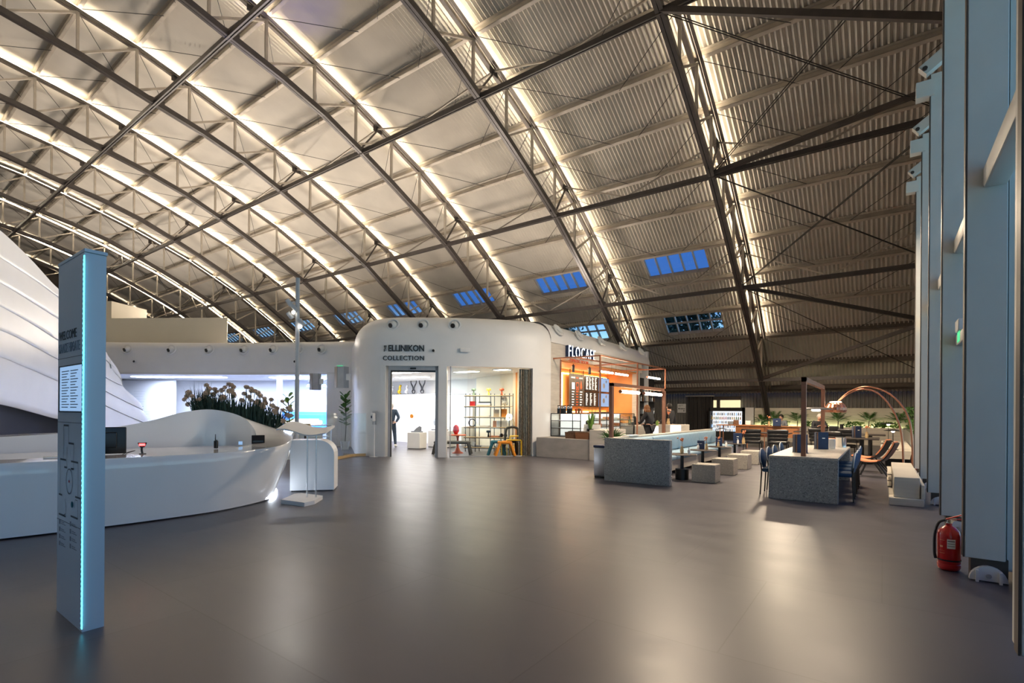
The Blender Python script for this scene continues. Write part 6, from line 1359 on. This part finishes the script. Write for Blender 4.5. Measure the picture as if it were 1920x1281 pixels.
# wooden counters
t = thing('wood_counter', 'long wooden panelled counter in front of the planting', 'counter', (-5.2, 23.6, 0))
obj('panel', MB().box(0, 2.45, 0, 0.04, 0.42, 0.86), 'wood', t); obj('top', MB().rbox(-0.05, 2.5, -0.05, 0.5, 0.86, 0.90, 0.01, 1), 'wood', t)
for x in (0.45, 1.2, 2.38): obj('copper_strip', MB().box(x, x + 0.07, -0.01, 0.0, 0.42, 0.86), 'copper', t)
for x in (0.1, 2.35): obj('leg', MB().box(x, x + 0.05, 0.1, 0.4, 0, 0.86), 'black', t)
t = thing('high_table', 'thin wooden high table on slim brown legs in front of the fridge', 'table', (-5.75, 22.6, 0))
obj('top', MB().rbox(0, 1.9, 0, 0.7, 0.90, 0.94, 0.01, 1), 'wood', t)
for x, y in ((0.12, 0.05), (0.12, 0.6), (1.2, 0.05), (1.75, 0.6)): obj('leg', MB().box(x, x + 0.035, y, y + 0.035, 0, 0.90), 'copper_matte', t)
for k, (x, y, z, n_, c) in enumerate(((-5.0, 22.8, .94, 'brown paper bag on the high table', 'wicker'), (-4.55, 22.9, .94, 'white caddy box on the high table', 'paper'), (-5.2, 22.75, .94, 'dark jar on the high table', 'ink_grey'))):
    solo('table_item', MB().rbox(-0.1, 0.1, -0.07, 0.07, 0, 0.2 - 0.03 * k, 0.015), c, n_, 'container', (x, y, z))
menu_holder('large dark blue menu standing on the wooden counter', -3.55, 23.4, 0.90, 3, 0.32, 0.3, 0.1); reed('tan vase with dried bloom on the wooden counter', -3.9, 23.75, 0.90, 1.6)
# black chairs with horizontal rolls
def black_chair(label, x, y, rz):
    t = thing('leather_chair', label, 'chair', (x, y, 0), rz, 'black leather chairs')
    obj('seat', MB().rbox(-0.28, 0.28, -0.25, 0.25, 0.42, 0.52, 0.04), 'leather', t)
    bk = MB()
    for k in range(3): bk.rbox(-0.29 - .01 * k, 0.29 + .01 * k, -0.32 - 0.02 * k, -0.24 - .02 * k, 0.54 + 0.12 * k, 0.665 + 0.12 * k, 0.04)
    obj('backrest', bk, 'leather', t)
    for a in (-1, 1):
        for c in (-1, 1): obj('leg', MB().tube([(a * .24, c * .2, .44), (a * .26, c * .23, 0)], .014, 8), 'black', t)
    return t
c0 = None
for k, (x, y, rz, lab) in enumerate(((-3.55, 18.6, PI, 'left of the pair before the wooden counter'), (-2.75, 18.6, PI, 'right of the pair before the wooden counter'), (-1.0, 18.2, 2.4, 'turned one beside the dark tables'), (-1.9, 21.6, PI, 'in front of the person in black'), (-0.9, 21.5, 2.8, 'by the far dark table'))):
    lab = 'black leather chair with padded rolls, ' + lab
    if c0 is None: c0 = black_chair(lab, x, y, 0)
    else: dup(c0, (x, y, 0), 0 if k < 2 else rz - PI, lab)
for x, y, w2, d2, lab in ((-0.5, 17.9, 0.42, 0.7, 'nearest dark square table holding menus'), (-0.35, 21.0, 0.42, 0.5, 'farther dark table beside the planter'), (-2.0, 22.6, 0.8, 0.4, 'long dark table where the person in black sits'), (-3.3, 20.1, 0.7, 0.35, 'dark table between the leather chairs and the counter')):
    t = thing('dark_table', lab, 'table', (x, y, 0))
    obj('top', MB().rbox(-w2, w2, -d2, d2, 0.71, 0.745, 0.01, 1), 'steel_dark', t); obj('column', MB().cyl(0, 0, 0.03, 0.71, 0.06, 14), 'black', t); obj('foot', MB().cyl(0, 0, 0, 0.03, 0.28, 20), 'black', t)
menu_holder('dark menus and a tan vase on the nearest dark table', -0.62, 17.75, 0.745, 6, 0.34, 0.2, 0.8); reed('tan vase beside the menus on the nearest dark table', -0.38, 17.85, 0.745, 1.4)
solo('laptop', MB().rbox(-0.16, 0.16, -0.01, 0.01, 0, 0.22, 0.005), 'black', 'dark laptop screen beside the person in black', 'laptop', (-1.5, 22.6, 0.745)); solo('black_bottle', MB().cyl(0, 0, 0, 0.3, 0.06, 12), 'black', 'tall black flask standing on the long dark table', 'bottle', (-1.25, 22.5, 0.745))
# service station, bar block, steel bin
t = thing('bar_block', 'pale bar block with a bright lit panel behind the steel bin', 'counter', (-6.6, 18.0, 0))
obj('body', MB().rbox(0, 0.85, 0, 0.9, 0, 1.0, 0.01, 1), 'concrete_light', t); obj('lit_panel', MB().box(0.45, 0.82, -0.01, 0.0, 0.1, 0.98), 'case_white', t)
t = thing('pedal_bin', 'round polished steel bin beside the bar block', 'bin', (-5.6, 17.2, 0))
obj('body', MB().cyl(0, 0, 0, 0.68, 0.17, 28), 'chrome', t); obj('lid', MB().lathe([(0.18, 0.68), (0.19, 0.70), (0.19, 0.78), (0.17, 0.80), (0.10, 0.80), (0.09, 0.77)], n=28, cap=True), 'chrome', t)
t = thing('bar_counter', 'pale bar counter where the two people in black stand', 'counter', (-8.0, 19.0, 0))
obj('body', MB().rbox(0, 0.6, 0, 3.4, 0, 0.90, 0.01, 1), 'concrete_light', t); obj('lit_panel', MB().box(0.60, 0.61, 0.1, 1.4, 0.1, 0.86), 'case_white', t)
reed('dried bloom in a vase on the bar block', -6.3, 18.2, 1.0, 1.8); pump('white pump bottle on the bar block', -6.45, 18.1, 1.0)
for k, (x, y, h, m, lab) in enumerate(((-7.7, 19.3, .34, 'ink_grey', 'grey tall card stand on the bar counter'), (-7.6, 19.8, .42, 'black', 'tall black jug on the bar counter'), (-7.55, 20.5, .2, 'leaf_bright', 'green bottle on the bar counter'))):
    solo('counter_item', MB().lathe([(0.06, 0), (0.07, h * .6), (0.03, h)], cap=True, n=14), m, lab, 'container', (x, y, 0.90))
solo('grey_bench', MB().rbox(-0.9, 0.9, -0.25, 0.25, 0, 0.42, 0.01, 1), 'concrete', 'grey concrete bench in front of the dark curtain', 'bench', (-6.6, 22.2, 0))

# ================================================================ PEOPLE
def skin_body(name, verts, edges, radii, m, parent, lvl=2, root=0):
    me = bpy.data.meshes.new(name); me.from_pydata(verts, edges, []); o = bpy.data.objects.new(name, me); col.objects.link(o); o.parent = parent
    o.modifiers.new('skin', 'SKIN'); sv = me.skin_vertices[0].data
    for i, r in enumerate(radii): sv[i].radius = r if isinstance(r, tuple) else (r, r); sv[i].use_root = (i == root)
    s = o.modifiers.new('sub', 'SUBSURF'); s.levels = lvl; s.render_levels = lvl
    dg = bpy.context.evaluated_depsgraph_get(); nm = bpy.data.meshes.new_from_object(o.evaluated_get(dg)); o.modifiers.clear(); o.data = nm
    nm.materials.clear(); nm.materials.append(MATS[m])
    for p in nm.polygons: p.use_smooth = True
    return o
def person(label, loc, rz, top, legs, hair, pose, hair_long=False, H=1.75):
    t = thing('person', label, 'person', loc, rz); S = H / 1.75
    J = pose; V = lambda *p: tuple(q * S for q in p)
    # joints: pelvis, chest, neck, head base, head top, shoulders, elbows, wrists, hips, knees, ankles, toes
    names = ['pel', 'waist', 'chest', 'neck', 'head', 'crown', 'shL', 'elL', 'wrL', 'haL', 'shR', 'elR', 'wrR', 'haR', 'hiL', 'knL', 'anL', 'toL', 'hiR', 'knR', 'anR', 'toR']
    ed = [('pel', 'waist'), ('waist', 'chest'), ('chest', 'neck'), ('neck', 'head'), ('head', 'crown'), ('chest', 'shL'), ('shL', 'elL'), ('elL', 'wrL'), ('wrL', 'haL'), ('chest', 'shR'), ('shR', 'elR'), ('elR', 'wrR'), ('wrR', 'haR'),
          ('pel', 'hiL'), ('hiL', 'knL'), ('knL', 'anL'), ('anL', 'toL'), ('pel', 'hiR'), ('hiR', 'knR'), ('knR', 'anR'), ('anR', 'toR')]
    R = dict(pel=.13, waist=.115, chest=.14, neck=.055, head=.075, crown=.06, shL=.07, elL=.042, wrL=.028, haL=.032, shR=.07, elR=.042, wrR=.028, haR=.032, hiL=.095, knL=.06, anL=.042, toL=.035, hiR=.095, knR=.06, anR=.042, toR=.035)
    idx = {n: i for i, n in enumerate(names)}
    skin_body('body', [V(*J[n]) for n in names], [(idx[a], idx[b_]) for a, b_ in ed], [R[n] * S * 0.92 for n in names], 'skin', t)
    # clothes: slightly larger shells over the same joints
    tn = ['pel', 'waist', 'chest', 'nk2', 'shL', 'elL', 'wrL', 'shR', 'elR', 'wrR']
    P = dict(J); P['nk2'] = tuple(J['chest'][q] + (J['neck'][q] - J['chest'][q]) * 0.75 for q in range(3))
    te = [('pel', 'waist'), ('waist', 'chest'), ('chest', 'nk2'), ('chest', 'shL'), ('shL', 'elL'), ('elL', 'wrL'), ('chest', 'shR'), ('shR', 'elR'), ('elR', 'wrR')]
    ti = {n: i for i, n in enumerate(tn)}; TR = dict(pel=.155, waist=.145, chest=.165, nk2=.075, shL=.085, elL=.062, wrL=.045, shR=.085, elR=.062, wrR=.045)
    skin_body('jacket', [V(*P[n]) for n in tn], [(ti[a], ti[b_]) for a, b_ in te], [TR[n] * S for n in tn], top, t)
    ln = ['pel', 'hiL', 'knL', 'anL', 'hiR', 'knR', 'anR']; le = [('pel', 'hiL'), ('hiL', 'knL'), ('knL', 'anL'), ('pel', 'hiR'), ('hiR', 'knR'), ('knR', 'anR')]; li = {n: i for i, n in enumerate(ln)}
    LR = dict(pel=.15, hiL=.11, knL=.075, anL=.058, hiR=.11, knR=.075, anR=.058)
    skin_body('trousers', [V(*J[n]) for n in ln], [(li[a], li[b_]) for a, b_ in le], [LR[n] * S for n in ln], legs, t)
    hx, hy, hz = J['head']; cx, cy_, cz = J['crown']; mx = ((hx + cx) / 2, (hy + cy_) / 2, (hz + cz) / 2)
    hb = MB().ball(mx[0] * S, (mx[1]) * S, mx[2] * S, 0.098 * S, 18, sx=0.82, sy=1.0, sz=1.22)
    fc = obj('head', hb, 'skin', t)
    f = MB().ball(mx[0] * S, (mx[1] + 0.100) * S, (mx[2] - 0.02) * S, 0.016 * S, 8, sz=1.6); obj('nose', f, 'skin', fc)
    for a in (-1, 1):
        obj('eye', MB().ball((mx[0] + a * .032) * S, (mx[1] + .088) * S, (mx[2] + .01) * S, .009 * S, 8), 'ink', fc); obj('ear', MB().ball((mx[0] + a * .082) * S, mx[1] * S, (mx[2] - .005) * S, .024 * S, 8, sx=.4, sz=1.3), 'skin', fc)
    obj('mouth', MB().ball(mx[0] * S, (mx[1] + .088) * S, (mx[2] - .058) * S, .02 * S, 8, sy=.3, sz=.25), 'coral', fc)
    if hair:
        hm = MB().ball(mx[0] * S, (mx[1] - .018) * S, (mx[2] + .025) * S, .108 * S, 18, sx=.9, sy=1.0, sz=1.12)
        hm.v = [v if v[2] > (mx[2] - (.10 if hair_long else .02)) * S or v[1] < (mx[1] - .01) * S else (v[0], min(v[1], (mx[1] + .02) * S), v[2]) for v in hm.v]
        if hair_long: hm.ball(mx[0] * S, (mx[1] - .05) * S, (mx[2] - .07) * S, .10 * S, 16, sx=1.05, sy=.85, sz=1.1)
        obj('hair', hm, hair, t)
    for s in ('L', 'R'):
        w = Vector(V(*J['wr' + s])); h = Vector(V(*J['ha' + s])); d = (h - w).normalized(); side = d.cross(Vector((0, 0, 1)) if abs(d.z) < .9 else Vector((0, 1, 0))).normalized(); up = side.cross(d).normalized()
        hand = obj('hand', MB().bar(w + d * .0, w + d * .085 * S, .075 * S, .028 * S), 'skin', t)
        for k in range(4):
            b0 = w + d * .08 * S + side * (.028 - .019 * k) * S; L = (.062, .072, .068, .05)[k] * S
            obj('finger', MB().tube([b0, b0 + d * L * .5 - up * .004, b0 + d * L * .85 - up * .02 * S], [.0088 * S, .008 * S, .0065 * S], 6), 'skin', hand)
        b0 = w + d * .025 * S + side * .036 * S; obj('thumb', MB().tube([b0, b0 + (d * .6 + side * .5) * .035 * S, b0 + (d * .9 + side * .25) * .06 * S], [.011 * S, .01 * S, .008 * S], 6), 'skin', hand)
    return t
def shoes(t, J, S, m='black'):
    for s in ('L', 'R'):
        a = Vector(J['an' + s]) * S; b_ = Vector(J['to' + s]) * S
        obj('shoe', MB().tube([a - (b_ - a) * .35 + Vector((0, 0, -.035)), a + Vector((0, 0, -.03)), b_ + Vector((0, 0, -.0)), b_ + (b_ - a) * .2], [.04, .052, .042, .028], 10), m, t)
STAND = dict(pel=(0, 0, .95), waist=(0, 0, 1.12), chest=(0, .01, 1.32), neck=(0, .01, 1.48), head=(0, .02, 1.57), crown=(0, .02, 1.67),
             shL=(-.18, 0, 1.42), elL=(-.26, -.03, 1.14), wrL=(-.24, .08, .92), haL=(-.23, .11, .86), shR=(.18, 0, 1.42), elR=(.26, -.03, 1.14), wrR=(.24, .08, .92), haR=(.23, .11, .86),
             hiL=(-.09, 0, .90), knL=(-.10, .02, .50), anL=(-.10, -.02, .09), toL=(-.11, .14, .045), hiR=(.09, 0, .90), knR=(.10, .02, .50), anR=(.10, -.02, .09), toR=(.11, .14, .045))
def pose(**k): d = dict(STAND); d.update(k); return d
# visitor in the shop, seen from behind with one hand at the back
J = pose(elR=(.30, -.10, 1.16), wrR=(.20, -.20, .98), haR=(.13, -.24, .96), elL=(-.28, -.08, 1.16), wrL=(-.14, -.19, .97), haL=(-.06, -.22, .95), knR=(.13, .05, .5), anR=(.17, -.06, .09), toR=(.19, .10, .045))
p = person('person in dark navy jacket and trousers standing in the shop doorway light', (-15.72, 13.35, 0), 0.75, 'cloth_navy', 'cloth_navy', 'hair_grey', J); shoes(p, J, 1.0, 'paper')
# the two at the bar
J = pose(chest=(0, .05, 1.30), neck=(0, .09, 1.45), head=(0, .13, 1.53), crown=(0, .14, 1.63), shL=(-.18, .05, 1.40), shR=(.18, .05, 1.40), elL=(-.26, .15, 1.14), wrL=(-.16, .34, 1.02), haL=(-.13, .42, 1.00), elR=(.26, .15, 1.14), wrR=(.16, .34, 1.02), haR=(.13, .42, 1.00))
p = person('person with reddish brown hair and black jacket leaning toward the bar', (-6.75, 17.55, 0), 1.35, 'cloth_black', 'cloth_black', 'hair_brown', J, True, 1.74); shoes(p, J, .99)
J = pose(elL=(-.27, .06, 1.13), wrL=(-.2, .25, 1.05), haL=(-.17, .33, 1.04))
p = person('person with dark hair and black coat standing behind the copper post', (-6.45, 18.75, 0), 1.2, 'cloth_black', 'cloth_black', 'hair_dark', J, False, 1.78); shoes(p, J, 1.0)
SIT = dict(pel=(0, 0, .50), waist=(0, -.01, .66), chest=(0, .02, .86), neck=(0, .05, 1.02), head=(0, .08, 1.10), crown=(0, .09, 1.20), shL=(-.18, .02, .96), elL=(-.25, .12, .74), wrL=(-.12, .34, .80), haL=(-.08, .40, .84),
           shR=(.18, .02, .96), elR=(.25, .12, .74), wrR=(.12, .34, .80), haR=(.08, .40, .84), hiL=(-.10, .05, .48), knL=(-.13, .42, .50), anL=(-.13, .40, .09), toL=(-.13, .55, .045), hiR=(.10, .05, .48), knR=(.13, .42, .50), anR=(.13, .40, .09), toR=(.13, .55, .045))
p = person('person in black top seated at the long dark table, hands raised together', (-2.05, 23.35, 0.1), PI + 0.35, 'cloth_black', 'cloth_black', 'hair_grey', SIT, False, 1.8); shoes(p, SIT, 1.02)
p = person('person in grey patterned top seated behind the wooden counter', (-3.68, 25.6, 0.1), PI - 0.3, 'ink_grey', 'cloth_black', 'hair_dark', SIT, False, 1.75); shoes(p, SIT, 1.0)
for x, y, lab in ((-2.05, 23.4, 'hidden stool under the person in black'), (-3.68, 25.65, 'hidden stool under the person in grey')):
    t = thing('stool', 'black round stool ' + lab[13:], 'stool', (x, y, 0)); obj('seat', MB().cyl(0, 0, .42, .5, .2, 20), 'leather', t); obj('column', MB().cyl(0, 0, .02, .42, .03, 10), 'black', t); obj('foot', MB().cyl(0, 0, 0, .02, .2, 20), 'black', t)

# ================================================================ TREES OUTSIDE (seen through the roof lights)
def tree(label, x, y, h, r, n, seed):
    random.seed(seed); t = thing('tree', label, 'tree', (x, y, 0), 0, 'trees behind the hall')
    obj('trunk', MB().tube(smooth_path([(0, 0, 0), (.2, 0, h * .3), (-.1, .1, h * .6), (0, 0, h * .9)], 4), [0.28 - 0.018 * i for i in range(13)], 8), 'bark', t)
    mb = MB()
    for k in range(n):
        a = random.uniform(0, 6.28); b_ = math.acos(random.uniform(-1, 1)); q = random.random() ** .4 * r
        bl = random.choice(((0, 0, 0), (r * .5, 0, -r * .4), (-r * .5, 0, -r * .3), (0, 0, r * .5)))
        c = Vector((bl[0] + q * .75 * math.sin(b_) * math.cos(a), bl[1] + q * .6 * math.sin(b_) * math.sin(a), h * .72 + bl[2] + q * .8 * math.cos(b_)))
        d = Vector((random.gauss(0, 1), random.gauss(0, 1), random.gauss(0, 1))).normalized() * .22; s_ = d.cross(Vector((.3, .5, 1))).normalized() * .10
        mb.add([c, c + d * .5 + s_, c + d, c + d * .5 - s_], [(0, 1, 2, 3)])
    obj('crown', mb, 'leaf_dark', t)
tree('dark tree seen through the nearest upper roof light', -11.6, 38, 11.2, 2.6, 5200, 1)
tree('second dark tree between the near roof lights', -15.8, 39, 11.0, 2.2, 4200, 2)
tree('dark tree seen through the second upper roof light', -24.0, 39, 12.2, 2.6, 4600, 3)
tree('low dark tree filling the lower roof lights', -13.4, 36, 7.6, 2.8, 6500, 4)
